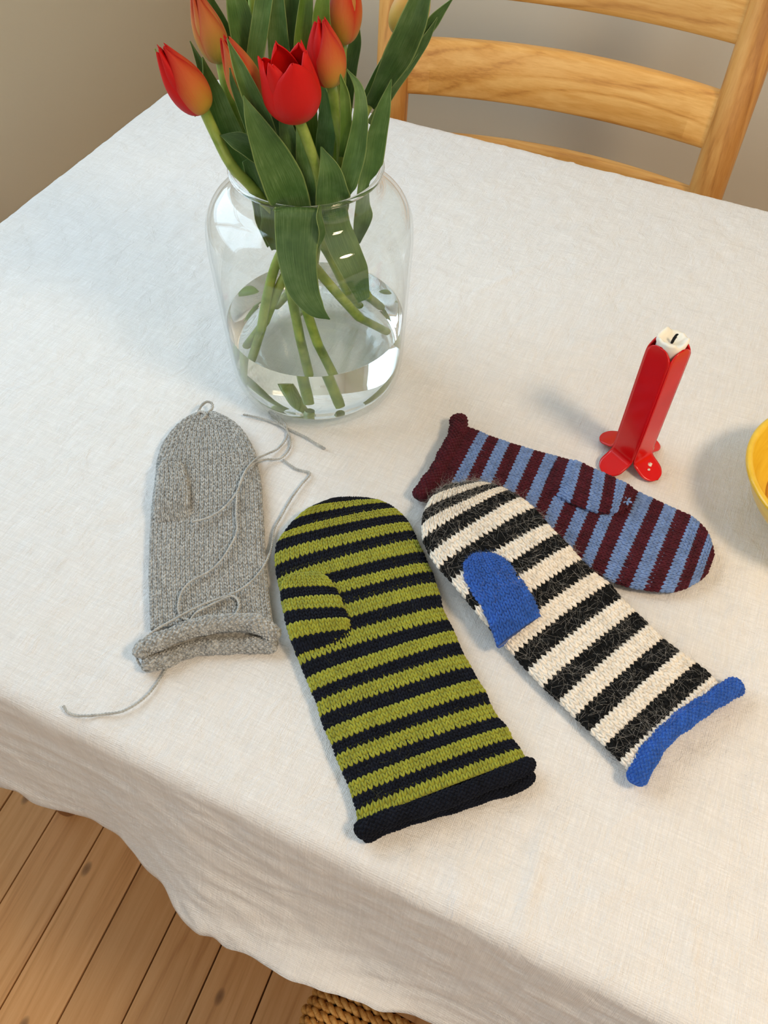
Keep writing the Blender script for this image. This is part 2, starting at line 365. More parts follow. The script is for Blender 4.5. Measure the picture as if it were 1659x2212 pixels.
def build_cloth():
    nx, ny = 420, 240
    gx = np.linspace(X0, X1, nx); gy = np.linspace(Y0, Y1, ny)
    X, Y = np.meshgrid(gx, gy, indexing='ij'); rc = 0.075
    ox, oy = X.copy(), Y.copy()
    for sx, ex in ((-1, X0), (1, X1)):
        for sy, ey in ((-1, Y0), (1, Y1)):
            cx, cy = ex - sx * rc, ey - sy * rc
            a = (X - cx) * sx / rc; b = (Y - cy) * sy / rc; m = (a > 0) & (b > 0)
            a = np.clip(a, 0, 1); b = np.clip(b, 0, 1)
            ox[m] = (cx + sx * rc * a * np.sqrt(1 - b * b / 2))[m]; oy[m] = (cy + sy * rc * b * np.sqrt(1 - a * a / 2))[m]
    n1 = vnoise(ox * 60, oy * 60, 1); n2 = vnoise(ox * 130 + oy * 40, oy * 130 - ox * 40, 2)
    rid = 1 - np.abs(2 * vnoise(ox * 22 + 3 * n1, oy * 22 + 3 * n2, 3) - 1); rid2 = 1 - np.abs(2 * vnoise(ox * 9 + n1, oy * 9, 5) - 1)
    Z = -0.0022 + 0.0006 * n1 + 0.0003 * n2 + 0.0006 * rid ** 3 + 0.0008 * rid2 ** 4
    for (a, b, w, h) in [((1180, 1780), (1120, 2040), 0.0035, 0.0022), ((1490, 1960), (1500, 2160), 0.003, 0.0018), ((1380, 1900), (1180, 1990), 0.004, 0.0014),
                         ((1150, 380), (1300, 330), 0.003, 0.0016), ((1000, 640), (1180, 560), 0.003, 0.0012), ((905, 900), (1000, 640), 0.008, 0.0012),
                         ((210, 1020), (260, 985), 0.002, 0.001), ((980, 1820), (1010, 2000), 0.008, 0.002), ((840, 1800), (900, 1900), 0.006, 0.0018)]:
        A = tp(*a)[:2]; B = tp(*b)[:2]; d = B - A; L2 = d @ d
        s = np.clip(((ox - A[0]) * d[0] + (oy - A[1]) * d[1]) / L2, 0, 1)
        dd = np.hypot(ox - A[0] - s * d[0], oy - A[1] - s * d[1]); Z += h * np.exp(-(dd / w) ** 2) * np.sin(np.pi * np.clip(s, 0.05, 0.95))
    V = [np.stack([ox, oy, TZ + Z], -1).reshape(-1, 3)]
    F = [grid_faces(nx, ny)]
    idx = lambda i, j: i * ny + j
    loop = [idx(i, 0) for i in range(nx)] + [idx(nx - 1, j) for j in range(1, ny)] + [idx(i, ny - 1) for i in range(nx - 2, -1, -1)] + [idx(0, j) for j in range(ny - 2, 0, -1)]
    P = V[0][loop]; K = len(P)
    tang = np.roll(P, -3, 0) - np.roll(P, 3, 0); out = nrm(np.stack([tang[:, 1], -tang[:, 0], 0 * tang[:, 0]], 1))
    kk = np.arange(K); per = np.r_[0, np.cumsum(np.linalg.norm(np.diff(P, axis=0), axis=1))]
    # hem swing: the near side follows the folds seen in the photo, the other sides swing gently
    hx = [-0.70, -0.55, -0.45, -0.40, -0.345, -0.30, -0.26, -0.23, -0.20, -0.18, -0.137, -0.085, -0.038, 0.016, 0.08, 0.15, 0.25, 0.4, 0.6, 0.78]
    hy = [0.115, 0.095, 0.110, 0.103, 0.108, 0.118, 0.105, 0.096, 0.081, 0.075, 0.077, 0.078, 0.086, 0.099, 0.105, 0.088, 0.11, 0.09, 0.11, 0.10]
    near = np.interp(P[:, 0], hx, hy); near = np.convolve(np.r_[near[-6:], near, near[:6]], np.ones(13) / 13, 'valid')
    RB = 0.013
    swing = np.where(out[:, 1] < -0.7, (Y0 - RB) - near, 0.018 + 0.014 * np.sin(per * 21) + 0.008 * np.sin(per * 47 + 1))
    D = 0.205; nj = 46; rows = []
    for j in range(1, nj + 1):
        s = D * j / nj
        if s < RB * math.pi / 2: o_, z_ = RB * math.sin(s / RB), -RB * (1 - math.cos(s / RB))
        else: o_, z_ = RB, -RB - (s - RB * math.pi / 2)
        q = max(0, (s - 0.02) / (D - 0.02)); lip = np.clip(1 - np.abs(P[:, 0] + 0.06) / 0.16, 0, 1) * (out[:, 1] < -0.7); lip = lip * lip * (3 - 2 * lip); w = (1 - lip) * (0.55 * q + 0.45 * q * q) + lip * (0.22 * q + 0.78 * q ** 5)
        cr = (vnoise(per * 28 + 5 * vnoise(per * 9, 0 * per + s * 30, 8), 0 * per + s * 170 + 9 * vnoise(per * 7, 0 * per, 4), 7) - 0.5) * 0.0035 * min(1, s / 0.04)
        cr += (vnoise(per * 60 - s * 40, 0 * per + s * 60 + per * 12, 17) - 0.5) * 0.0022 * min(1, s / 0.03)
        hemt = 0.0009 if s > D - 0.016 else 0.0
        sw = swing * w
        zz = z_ + (0.25 + 0.35 * lip * q ** 3) * np.maximum(0, sw)
        q3 = P + out * (o_ + sw + cr + hemt)[:, None]; q3[:, 2] = P[:, 2] * max(0, 1 - j / 6) + TZ * min(1, j / 6) - 0.0015 * min(1, j / 6) + zz
        rows.append(q3)
    base = len(V[0])
    V += rows
    prev = np.array(loop)
    for j in range(nj):
        cur = base + j * K + kk
        F.append(np.stack([prev, cur, np.roll(cur, -1), np.roll(prev, -1)], 1)); prev = cur
    o = mesh('tablecloth', np.vstack(V), np.vstack(F), M['cloth'])
    solidify(o, 0.0006, -1)
    set_props(o, 'creased white linen tablecloth draped over the whole table', 'tablecloth')
    return o
build_cloth()

# ------------------------------------------------------------------ knitting
TH = np.radians(np.linspace(-38, 218, 400))
def sup(c, m): return np.sign(c) * np.abs(c) ** (2.0 / m)
SX = -sup(np.cos(TH), 2.5); SZ = sup(np.sin(TH), 2.5)
_arc = np.r_[0, np.cumsum(np.hypot(np.diff(SX), np.diff(SZ) / 6.0))]; _arc /= _arc[-1]
class Sheet:
    """A soft flat tube: left and right outlines per course line, an oval section, lying at height zc."""
    def __init__(s, L, R, h, zc, tip=3.0, cuff=0.0, hcuff=1.0, bend=None):
        s.L = np.asarray(L, float); s.R = np.asarray(R, float); s.K = len(s.L) - 1; s.h = h; s.zc = zc; s.tip = tip; s.hc = hcuff; s.bend = bend
    def ev(s, u, v):
        u = np.clip(u, 0, 1); L = crom_at(s.L, v); R = crom_at(s.R, v)
        sx = np.interp(u, _arc, SX); sz = np.interp(u, _arc, SZ)
        c = (L + R) / 2; a = (R - L) / 2
        q = np.clip((s.K - v) / s.tip, 0, 1); hh = s.h * np.sqrt(1 - (1 - q) ** 2 * 0.8)
        P = c + a * sx[..., None]
        zc = s.zc(c, v) if callable(s.zc) else s.zc
        P = np.concatenate([P[..., :2], (TZ + zc + hh * sz)[..., None]], -1)
        P[..., 2] += (L[..., 2] + R[..., 2]) / 2 if P.shape[-1] == 3 and L.shape[-1] == 3 else 0
        return P
    def width(s, v):
        v = np.atleast_1d(np.asarray(v, float)); return np.linalg.norm((crom_at(s.R, v) - crom_at(s.L, v))[:, :2], axis=1)
    def normal(s, u, v):
        e = 1e-3; du = s.ev(u + 4e-3, v) - s.ev(u - 4e-3, v); dv = s.ev(u, v + 0.05) - s.ev(u, v - 0.05)
        return nrm(np.cross(du, dv))
# one leg of a stitch: a plump half tear lying on the surface, (across, along, up)
def leg_template(side):
    t = np.array([0.0, 0.18, 0.45, 0.75, 1.0]); wid = np.array([0.05, 0.18, 0.24, 0.21, 0.06]); hgt = np.array([0.0, 0.75, 1.0, 0.85, 0.05])
    ph = np.linspace(0, math.pi, 5)
    a0 = 0.06 + 0.32 * t; b0 = -0.66 + 1.36 * t
    A = side * a0[:, None] + wid[:, None] * np.cos(ph)[None, :]; B = b0[:, None] + 0 * A; C = hgt[:, None] * np.sin(ph)[None, :] - 0.15
    if side < 0: A = A[:, ::-1]; B = B[:, ::-1]; C = C[:, ::-1]; 
    F = grid_faces(5, 5)
    return A.ravel(), B.ravel(), C.ravel(), (F[:, ::-1] if side > 0 else F)
LT = [leg_template(-1), leg_template(1)]
def knit(sheet, v0, v1, nrows, sw, up=0.0013, nfix=None, jit=1.0):
    """Stitch geometry for courses between v0 and v1."""
    Vs = []; Fs = []; n = 0
    dv = (v1 - v0) / nrows
    for r in range(nrows):
        vc = v0 + (r + 0.5) * dv
        w = float(sheet.width(vc)[0]); k = nfix if nfix else max(3, int(round(w * 1.14 / sw)))
        if sheet.kprev and abs(k - sheet.kprev) <= 1: k = sheet.kprev
        sheet.kprev = k
        uc = (np.arange(k) + 0.5) / k; uc = uc + rng.normal(0, 0.05 / k, k) * jit
        vj = vc + rng.normal(0, 0.045, k) * dv * jit; hs = up * (1 + rng.normal(0, 0.1, k) * jit)
        for A, B, C, F in LT:
            tw = rng.normal(0, 0.05, k)[:, None] * jit
            U = uc[:, None] + (A[None, :] + tw * B[None, :]) / k; Vv = vj[:, None] + B[None, :] * dv
            P = sheet.ev(U, Vv); N = sheet.normal(U, np.broadcast_to(Vv, U.shape))
            P = P + N * (hs[:, None] * C[None, :])[..., None]
            m = A.size; Vs.append(P.reshape(-1, 3))
            Fs.append((F[None, :, :] + (np.arange(k) * m)[:, None, None] + n).reshape(-1, 4)); n += k * m
    return np.vstack(Vs), np.vstack(Fs)
def base_geo(sheet, nv=60, inset=0.0004, seg=40):
    v = np.linspace(0, sheet.K, nv); th = np.linspace(0, 2 * math.pi, seg, endpoint=False)
    sx = -sup(np.cos(th), 2.5); sz = sup(np.sin(th), 2.5)
    L = crom_at(sheet.L, v); R = crom_at(sheet.R, v); c = (L + R) / 2; a = (R - L) / 2
    q = np.clip((sheet.K - v) / sheet.tip, 0, 1); hh = sheet.h * np.sqrt(1 - (1 - q) ** 2 * 0.8)
    P = c[:, None, :] + a[:, None, :] * sx[None, :, None] * 0.992
    zc = sheet.zc(c, v) if callable(sheet.zc) else sheet.zc + 0 * v
    z = TZ + zc[:, None] + (hh[:, None] - inset) * sz[None, :] + ((L[:, 2] + R[:, 2]) / 2)[:, None]
    V = np.concatenate([P[..., :2], np.maximum(z, TZ + 0.0005)[..., None]], -1).reshape(-1, 3)
    F = [tuple(f) for f in grid_faces(nv, seg, False, True)]
    F.append(tuple(range(seg))[::-1]); F.append(tuple(range(len(V) - seg, len(V))))
    return V, F, v, seg
def pxs(lst, off, sc, z):
    out = []
    for p in lst:
        zz = z if len(p) < 3 else p[2]
        q = tp(off[0] + p[0] * sc, off[1] + p[1] * sc, zz); out.append((q[0], q[1], 0.0))
    return np.array(out)
def knit_part(parent, name, sheet, bands, mats, sw, up=0.0013, stripe_name='stripe'):
    """bands: (material key, courses) per course interval of the sheet."""
    sheet.kprev = None
    V, F, vv, seg = base_geo(sheet)
    keys = []
    for b in bands:
        if b[0] not in keys: keys.append(b[0])
    mi = []
    for f in F[:-2]:
        k = min(int(vv[f[0] // seg] + 1e-6), len(bands) - 1); mi.append(keys.index(bands[k][0]))
    mi += [keys.index(bands[0][0]), keys.index(bands[-1][0])]
    body = mesh(name, V, F, [mats[k] for k in keys], parent, midx=mi)
    k = 0
    while k < len(bands):                       # neighbouring intervals of one colour make one stripe
        e = k; gs = []
        while e < len(bands) and bands[e][0] == bands[k][0]:
            gs.append(knit(sheet, e, e + 1, bands[e][1], sw, up)); e += 1
        n = 0; VV = []; FF = []
        for a, b in gs: VV.append(a); FF.append(b + n); n += len(a)
        o = mesh(stripe_name, np.vstack(VV), np.vstack(FF), mats[bands[k][0]], body); o['kind'] = 'stuff'
        k = e
    return body
def roll(parent, name, path, r, mat, sw, z_flat=0.9, rows=8, up=0.0017):
    """A rolled knit edge: a soft tube whose purl bumps run along it."""
    P = resample(crom(path, 160), 120); n = len(P)
    T, N, B = frames(P)
    up_ = np.array([0, 0, 1.0]); S = nrm(np.cross(T, up_)); Nn = np.cross(S, T)
    rr = r * (1 + 0.10 * np.sin(np.linspace(0, 17, n)) * 0.6 + 0.06 * np.sin(np.linspace(0, 41, n)))
    end = np.clip(np.minimum(np.arange(n), n - 1 - np.arange(n)) / 5.0, 0, 1); rr = rr * np.sqrt(1 - (1 - end) ** 2 * 0.92)
    seg = 20; a = np.linspace(0, 2 * math.pi, seg, endpoint=False)
    V = (P[:, None] + rr[:, None, None] * (np.cos(a)[None, :, None] * S[:, None] + np.sin(a)[None, :, None] * Nn[:, None] * z_flat)).reshape(-1, 3)
    F = [tuple(f)[::-1] for f in grid_faces(n, seg, False, True)]; F.append(tuple(range(seg))); F.append(tuple(range(len(V) - seg, len(V)))[::-1])
    o = mesh(name, V, F, mat, parent)
    Lp = np.linalg.norm(np.diff(P, axis=0), axis=1).sum(); ns = int(Lp / sw)
    Vs = []; Fs = []; m = 0
    tt = np.linspace(-1, 1, 5); ph = np.linspace(0, math.pi, 5)
    ga = tt[:, None] + 0 * ph[None]; wb = np.sqrt(np.clip(1 - tt ** 2 * 0.96, 0, 1)); gb = wb[:, None] * np.cos(ph)[None]; gc = wb[:, None] * np.sin(ph)[None]
    gf = grid_faces(5, 5)
    for k in range(rows):
        phi = math.radians(-40 + 260 * (k + 0.5) / rows)
        for side in (0, 1):
            s = (np.arange(ns) + (0.25 if side else 0.75)) / ns; s = s + rng.normal(0, 0.06, ns) / ns
            i = s[:, None] * (n - 1) + (ga.ravel() * 0.42 / ns * (n - 1))[None]; i = np.clip(i, 0, n - 1)
            an = phi + (gb.ravel()[None] * 0.32 + (0.28 if side else -0.28) + 0.35 * (ga.ravel()[None] ** 2) * (-1 if side else 1)) * (math.radians(260) / rows)
            f = lambda Q: np.stack([np.interp(i.ravel(), np.arange(n), Q[:, c]) for c in range(3)], -1).reshape(i.shape + (3,))
            R_ = np.interp(i.ravel(), np.arange(n), rr).reshape(i.shape)
            rad = R_ + (gc.ravel()[None] - 0.2) * up
            Q = f(P) + rad[..., None] * (np.cos(an)[..., None] * f(S) + np.sin(an)[..., None] * f(Nn) * z_flat)
            Vs.append(Q.reshape(-1, 3)); q = gf[None] + (np.arange(ns) * 25)[:, None, None] + m; Fs.append(q.reshape(-1, 4)); m += ns * 25
    b = mesh('purl_stitch', np.vstack(Vs), np.vstack(Fs)[:, ::-1], mat, o); b['kind'] = 'stuff'
    return o
def fuzz(parent, name, sheet, mat, count, lmin, lmax, rad=0.00006, vr=None, lift=0.35, bands=None):
    """Loose hairs standing off the knit."""
    segs = 5; vr = vr or (0, sheet.K)
    u = rng.random(count); v = vr[0] + rng.random(count) * (vr[1] - vr[0])
    if bands is not None:
        keep = np.array([bands[min(int(x), len(bands) - 1)] for x in v], bool); u, v = u[keep], v[keep]; count = len(u)
    P = sheet.ev(u, v); N = sheet.normal(u, v)
    d = nrm(rng.normal(size=(count, 3))); d = nrm(d - N * np.sum(d * N, 1)[:, None] + N * (lift * rng.random(count))[:, None])
    b = nrm(rng.normal(size=(count, 3))); L = lmin + (lmax - lmin) * rng.random(count) ** 1.6
    t = np.linspace(0, 1, segs + 1)
    Q = P[:, None] + N[:, None] * 0.0009 + d[:, None] * (L[:, None] * t[None])[..., None] + b[:, None] * (0.28 * L[:, None] * t[None] ** 2 * np.sin(3 * t[None] + u[:, None] * 6))[..., None]
    Q[..., 2] = np.maximum(Q[..., 2], TZ + 0.0004)
    S = nrm(np.cross(d, N)); B = np.cross(S, d); r = rad * (1 - 0.6 * t)
    a = np.array([0, 2.1, 4.2])
    V = Q[:, :, None] + r[None, :, None, None] * (np.cos(a)[None, None, :, None] * S[:, None, None] + np.sin(a)[None, None, :, None] * B[:, None, None])
    f = grid_faces(segs + 1, 3, False, True)
    F = (f[None] + (np.arange(count) * (segs + 1) * 3)[:, None, None]).reshape(-1, 4)
    o = mesh(name, V.reshape(-1, 3), F, mat, parent); o['kind'] = 'stuff'
    return o
def path_fuzz(parent, name, path, r, mat, count, lmin, lmax, rad=0.00005):
    P = resample(crom(path, 160), 200); T = nrm(np.gradient(P, axis=0)); S = nrm(np.cross(T, np.array([0, 0, 1.0]))); U = np.cross(S, T)
    i = rng.integers(2, 198, count); a = rng.uniform(-0.7, math.pi + 0.7, count); d = np.cos(a)[:, None] * S[i] + np.sin(a)[:, None] * U[i]
    Q0 = P[i] + d * r; dr = nrm(d * rng.uniform(0.2, 1.0, count)[:, None] + 0.8 * rng.normal(size=(count, 3))); L = rng.uniform(lmin, lmax, count)
    b = nrm(rng.normal(size=(count, 3))); t = np.linspace(0, 1, 5)
    Q = Q0[:, None] + dr[:, None] * (L[:, None] * t)[..., None] + b[:, None] * (0.3 * L[:, None] * t ** 2)[..., None]; Q[..., 2] = np.maximum(Q[..., 2], TZ + 0.0004)
    s_ = nrm(np.cross(dr, b)); c_ = np.cross(s_, dr); w = rad * (1 - 0.6 * t); an = np.array([0, 2.1, 4.2])
    V = Q[:, :, None] + w[None, :, None, None] * (np.cos(an)[None, None, :, None] * s_[:, None, None] + np.sin(an)[None, None, :, None] * c_[:, None, None])
    F = (grid_faces(5, 3, False, True)[None] + (np.arange(count) * 15)[:, None, None]).reshape(-1, 4)
    o = mesh(name, V.reshape(-1, 3), F, mat, parent); o['kind'] = 'stuff'; return o
def yarn_geo(path, r=0.00055, pitch=0.0045, n=None, plies=2, sides=5):
    P = crom(path, 12 * len(path)); L = np.linalg.norm(np.diff(P, axis=0), axis=1).sum(); n = max(12, int(L / 0.0007)); P = resample(P, n)
    T, N, B = frames(P); ang = np.linspace(0, L, n) / pitch * 2 * math.pi
    gs = []
    for k in range(plies):
        a = ang + k * 2 * math.pi / plies
        Q = P + r * 0.75 * (np.cos(a)[:, None] * N + np.sin(a)[:, None] * B)
        gs.append(tube_geo(Q, r * (1 + 0.1 * np.sin(np.arange(n) * 0.37 + k)), sides))
    return join_geo(gs)

# yarns
M['green'] = mat_yarn('olive_green_wool', srgb(148, 151, 44), 0.18)
M['navy'] = mat_yarn('navy_wool', srgb(17, 21, 32), 0.35, sheen=0.04)
M['black'] = mat_yarn('black_angora', srgb(15, 17, 18), 0.35, sheen=0.04)
M['ivory'] = mat_yarn('ivory_angora', srgb(243, 236, 223), 0.08)
M['royal'] = mat_yarn('royal_blue_angora', srgb(42, 92, 180), 0.22, sheen=0.15)
M['grey_yarn'] = mat_yarn('loose_grey_yarn', srgb(180, 181, 177), 0.2)
M['maroon'] = mat_yarn('maroon_wool', srgb(76, 22, 34), 0.30, sheen=0.08)
M['sky'] = mat_yarn('dusty_blue_wool', srgb(112, 140, 188), 0.20)
M['grey'] = mat_yarn('grey_marl_wool', srgb(168, 167, 162), 0.22, (srgb(110, 113, 112), srgb(204, 206, 203)))
def mat_hair(name, c):
    t = NT(name); t.bsdf(c, 0.7, **{'Specular IOR Level': 0.2}); return t.m
M['pale_hair'] = mat_hair('pale_angora_hair', srgb(190, 186, 178)); M['dark_hair'] = mat_hair('dark_angora_hair', srgb(70, 70, 72))
M['blue_hair'] = mat_hair('blue_angora_hair', srgb(84, 128, 205)); M['maroon_hair'] = mat_hair('maroon_hair', srgb(110, 70, 80))
M['green_hair'] = mat_hair('olive_hair', srgb(120, 120, 70))

# ---- green and navy mitten
def green_mitten():
    off, sc = (580, 1060), 620 / 1659
    L = [(525, 1935), (513, 1858), (492, 1785), (464, 1702), (430, 1628), (395, 1545), (373, 1478), (334, 1396), (306, 1318), (284, 1238), (257, 1176), (225, 1097), (193, 1020),
         (160, 936), (134, 870), (110, 790), (95, 718), (80, 650), (73, 590), (58, 525), (46, 452), (44, 380), (56, 312), (90, 262), (150, 190), (235, 120), (370, 62)]
    R = [(1480, 1567), (1450, 1505), (1405, 1448), (1372, 1378), (1322, 1325), (1278, 1248), (1252, 1180), (1203, 1105), (1168, 1036), (1125, 962), (1094, 892), (1066, 825), (1035, 764),
         (1003, 692), (986, 618), (962, 547), (942, 486), (916, 434), (890, 372), (856, 300), (836, 250), (808, 200), (775, 160), (735, 122), (690, 95), (635, 75), (560, 62)]
    Lp = pxs(L, off, sc, 0.005); Rp = pxs(R, off, sc, 0.005)
    base = (Lp[10] + Rp[10]) / 2
    root = empty('mitten', (base[0], base[1], TZ))
    set_props(root, 'olive green and navy striped knitted mitten lying nearest the table edge', 'mitten', 'knitted mittens')
    sh = Sheet(Lp, Rp, 0.0068, 0.0072, tip=2.5)
    bands = [('green', 2)] + [(('navy', 'green')[k % 2], 3) for k in range(25)]
    body = knit_part(root, 'hand', sh, bands, M, 0.00335)
    tL = [(168, 945), (136, 868), (112, 790), (98, 720), (84, 652), (76, 592), (86, 535), (128, 502)]
    tR = [(512, 862), (478, 805), (462, 745), (440, 690), (412, 615), (386, 570), (352, 520), (290, 478)]
    th = Sheet(pxs(tL, off, sc, 0.012), pxs(tR, off, sc, 0.014), 0.0050, lambda c, v: 0.0075 + 0.0069 * np.clip(np.asarray(v) / 1.8, 0, 1) ** 0.8, tip=1.6)
    tb_ = [('navy', 3), ('green', 3), ('navy', 3), ('green', 3), ('navy', 3), ('green', 3), ('green', 2)]
    knit_part(root, 'thumb', th, tb_, M, 0.00335)
    cp = [(512, 1992, 0.006), (560, 1950, 0.009), (680, 1895, 0.011), (860, 1838, 0.0115), (1060, 1768, 0.0115), (1250, 1690, 0.011), (1400, 1630, 0.010), (1500, 1590, 0.009), (1535, 1600, 0.007)]
    roll(root, 'cuff_roll', [tp(off[0] + a * sc, off[1] + b * sc, z) for a, b, z in cp], 0.0047, M['navy'], 0.0034)
    cp = [(1530, 1625, 0.005), (1440, 1700, 0.004), (1250, 1760, 0.004), (1080, 1815, 0.004), (900, 1868, 0.004), (700, 1930, 0.004), (540, 2010, 0.005)]
    roll(root, 'cuff_roll', [tp(off[0] + a * sc, off[1] + b * sc, z) for a, b, z in cp], 0.0036, M['navy'], 0.0034)
    fuzz(root, 'fuzz', sh, M['green_hair'], 260, 0.003, 0.009, 0.00005)
green_mitten()

# ---- grey mitten with loose yarn ends
def grey_mitten():
    off, sc = (120, 840), 620 / 1659
    Ys = [1400, 1300, 1200, 1100, 1000, 900, 800, 700, 600, 500, 420]
    Lx = np.interp(Ys, [395, 440, 560, 700, 900, 1100, 1380], [597, 590, 578, 560, 550, 545, 556]); 
    Rx = np.interp(Ys, [395, 420, 600, 800, 1000, 1180, 1340, 1400], [1152, 1160, 1190, 1202, 1212, 1226, 1246, 1255])
    L = [(x, y) for x, y in zip(Lx, Ys)] + [(622, 335), (668, 262), (730, 200), (800, 155)]
    R = [(x, y - 20) for x, y in zip(Rx, Ys)] + [(1125, 318), (1075, 242), (1010, 188), (925, 145)]
    Lp = pxs(L, off, sc, 0.005); Rp = pxs(R, off, sc, 0.005); base = (Lp[5] + Rp[5]) / 2
    root = empty('mitten', (base[0], base[1], TZ))
    set_props(root, 'plain grey marl knitted mitten with loose yarn ends, in front of the vase', 'mitten', 'knitted mittens')
    sh = Sheet(Lp, Rp, 0.0058, 0.0064, tip=3)
    body = knit_part(root, 'hand', sh, [('grey', 5)] * 10 + [('grey', 4)] * 4, M, 0.0032, 0.0011, 'knit_stitch')
    tL = [(566, 770), (572, 700), (580, 620), (590, 540), (600, 470), (640, 415)]
    tR = [(790, 765), (780, 700), (778, 620), (768, 540), (745, 465), (705, 412)]
    th = Sheet(pxs(tL, off, sc, 0.011), pxs(tR, off, sc, 0.012), 0.0052, lambda c, v: 0.0062 + 0.0078 * np.clip(np.asarray(v) / 1.3, 0, 1) ** 0.8, tip=1.3)
    knit_part(root, 'thumb', th, [('grey', 4)] * 5, M, 0.0032, 0.0011, 'knit_stitch')
    top = [(498, 1560, 0.008), (515, 1500, 0.011), (610, 1455, 0.014), (740, 1400, 0.015), (860, 1368, 0.015), (990, 1352, 0.015), (1120, 1350, 0.014), (1215, 1385, 0.012), (1285, 1450, 0.007)]
    roll(root, 'cuff_roll', [tp(off[0] + a * sc, off[1] + b * sc, z) for a, b, z in top], 0.0056, M['grey'], 0.0036, rows=8)
    bot = [(1285, 1475, 0.005), (1150, 1480, 0.004), (1000, 1485, 0.004), (860, 1490, 0.004), (740, 1520, 0.004), (640, 1562, 0.005), (550, 1585, 0.006), (500, 1575, 0.007)]
    roll(root, 'cuff_roll', [tp(off[0] + a * sc, off[1] + b * sc, z) for a, b, z in bot], 0.0050, M['grey'], 0.0036, rows=8)
    A_ = resample(crom([tp(off[0] + a * sc, off[1] + b * sc, z - 0.002) for a, b, z in top], 80), 40); B_ = resample(crom([tp(off[0] + a * sc, off[1] + b * sc, z) for a, b, z in bot[::-1]], 80), 40)
    V = np.array([[A_[i] * (1 - t_) + B_[i] * t_ - np.array([0, 0, 0.004 * math.sin(math.pi * t_)]) for t_ in np.linspace(0, 1, 9)] for i in range(40)]).reshape(-1, 3); V[:, 2] = np.maximum(V[:, 2], TZ + 0.002)
    o = mesh('cuff_inside', V, grid_faces(40, 9), M['grey'], root); solidify(o, 0.001, 0)
    ON, OFF_, UP = 0.0156, 0.0014, 0.021
    tails = [
        [(790, 770, .0165), (890, 742, ON), (970, 690, ON), (1040, 610, ON), (1070, 545, ON), (1100, 470, ON), (1160, 405, .010), (1225, 375, .004), (1290, 342, OFF_), (1338, 275, OFF_), (1330, 205, .003), (1285, 160, .004), (1235, 130, OFF_), (1250, 165, OFF_), (1320, 218, OFF_), (1430, 270, OFF_), (1510, 318, OFF_), (1560, 345, OFF_)],
        [(1050, 590, ON), (1045, 720, ON), (1050, 820, ON), (1010, 910, ON), (950, 1000, ON), (880, 1060, ON), (790, 1108, ON), (735, 1165, ON), (710, 1245, ON), (716, 1300, ON), (735, 1325, ON), (770, 1335, ON)],
        [(1060, 560, ON), (1090, 490, ON), (1150, 430, .011), (1220, 408, .004), (1300, 402, OFF_), (1352, 345, OFF_), (1355, 280, .002), (1325, 225, .003), (1250, 190, OFF_), (1170, 165, OFF_), (1085, 148, OFF_)],
        [(1315, 408, .002), (1390, 462, OFF_), (1470, 487, OFF_), (1425, 550, OFF_), (1365, 630, OFF_), (1305, 735, OFF_), (1265, 810, OFF_), (1245, 930, .004), (1200, 1030, .011), (1130, 1115, ON), (1030, 1180, ON), (890, 1230, ON), (780, 1280, ON), (680, 1335, .017), (560, 1405, .017), (490, 1475, .012), (468, 1540, .006), (495, 1600, .003), (570, 1612, .003), (650, 1590, OFF_), (610, 1665, OFF_), (525, 1775, OFF_), (400, 1858, OFF_), (280, 1880, OFF_), (150, 1890, OFF_), (75, 1872, OFF_), (45, 1832, OFF_)],
        [(1000, 1195, ON), (1040, 1205, ON), (1062, 1250, ON), (1040, 1300, ON), (985, 1325, ON)],
        [(1010, 1195, ON), (900, 1248, ON), (820, 1290, ON), (785, 1330, .017), (768, 1372, .018)],
    ]
    for t in tails:
        mesh('yarn_end', *yarn_geo([tp(off[0] + a * sc, off[1] + b * sc, z) for a, b, z in t], 0.00062), M['grey_yarn'], root)
    lp = [(820, 150, .010), (838, 105, .011), (870, 76, .010), (902, 82, .009), (905, 112, .008), (880, 140, .010)]
    mesh('yarn_loop', *yarn_geo([tp(off[0] + a * sc, off[1] + b * sc, z) for a, b, z in lp], 0.0008), M['grey_yarn'], root)
    cr = [(810, 160, .010), (835, 130, .012), (870, 150, .012), (850, 175, .012)]
    mesh('yarn_loop', *yarn_geo([tp(off[0] + a * sc, off[1] + b * sc, z) for a, b, z in cr], 0.0009), M['grey_yarn'], root)
grey_mitten()

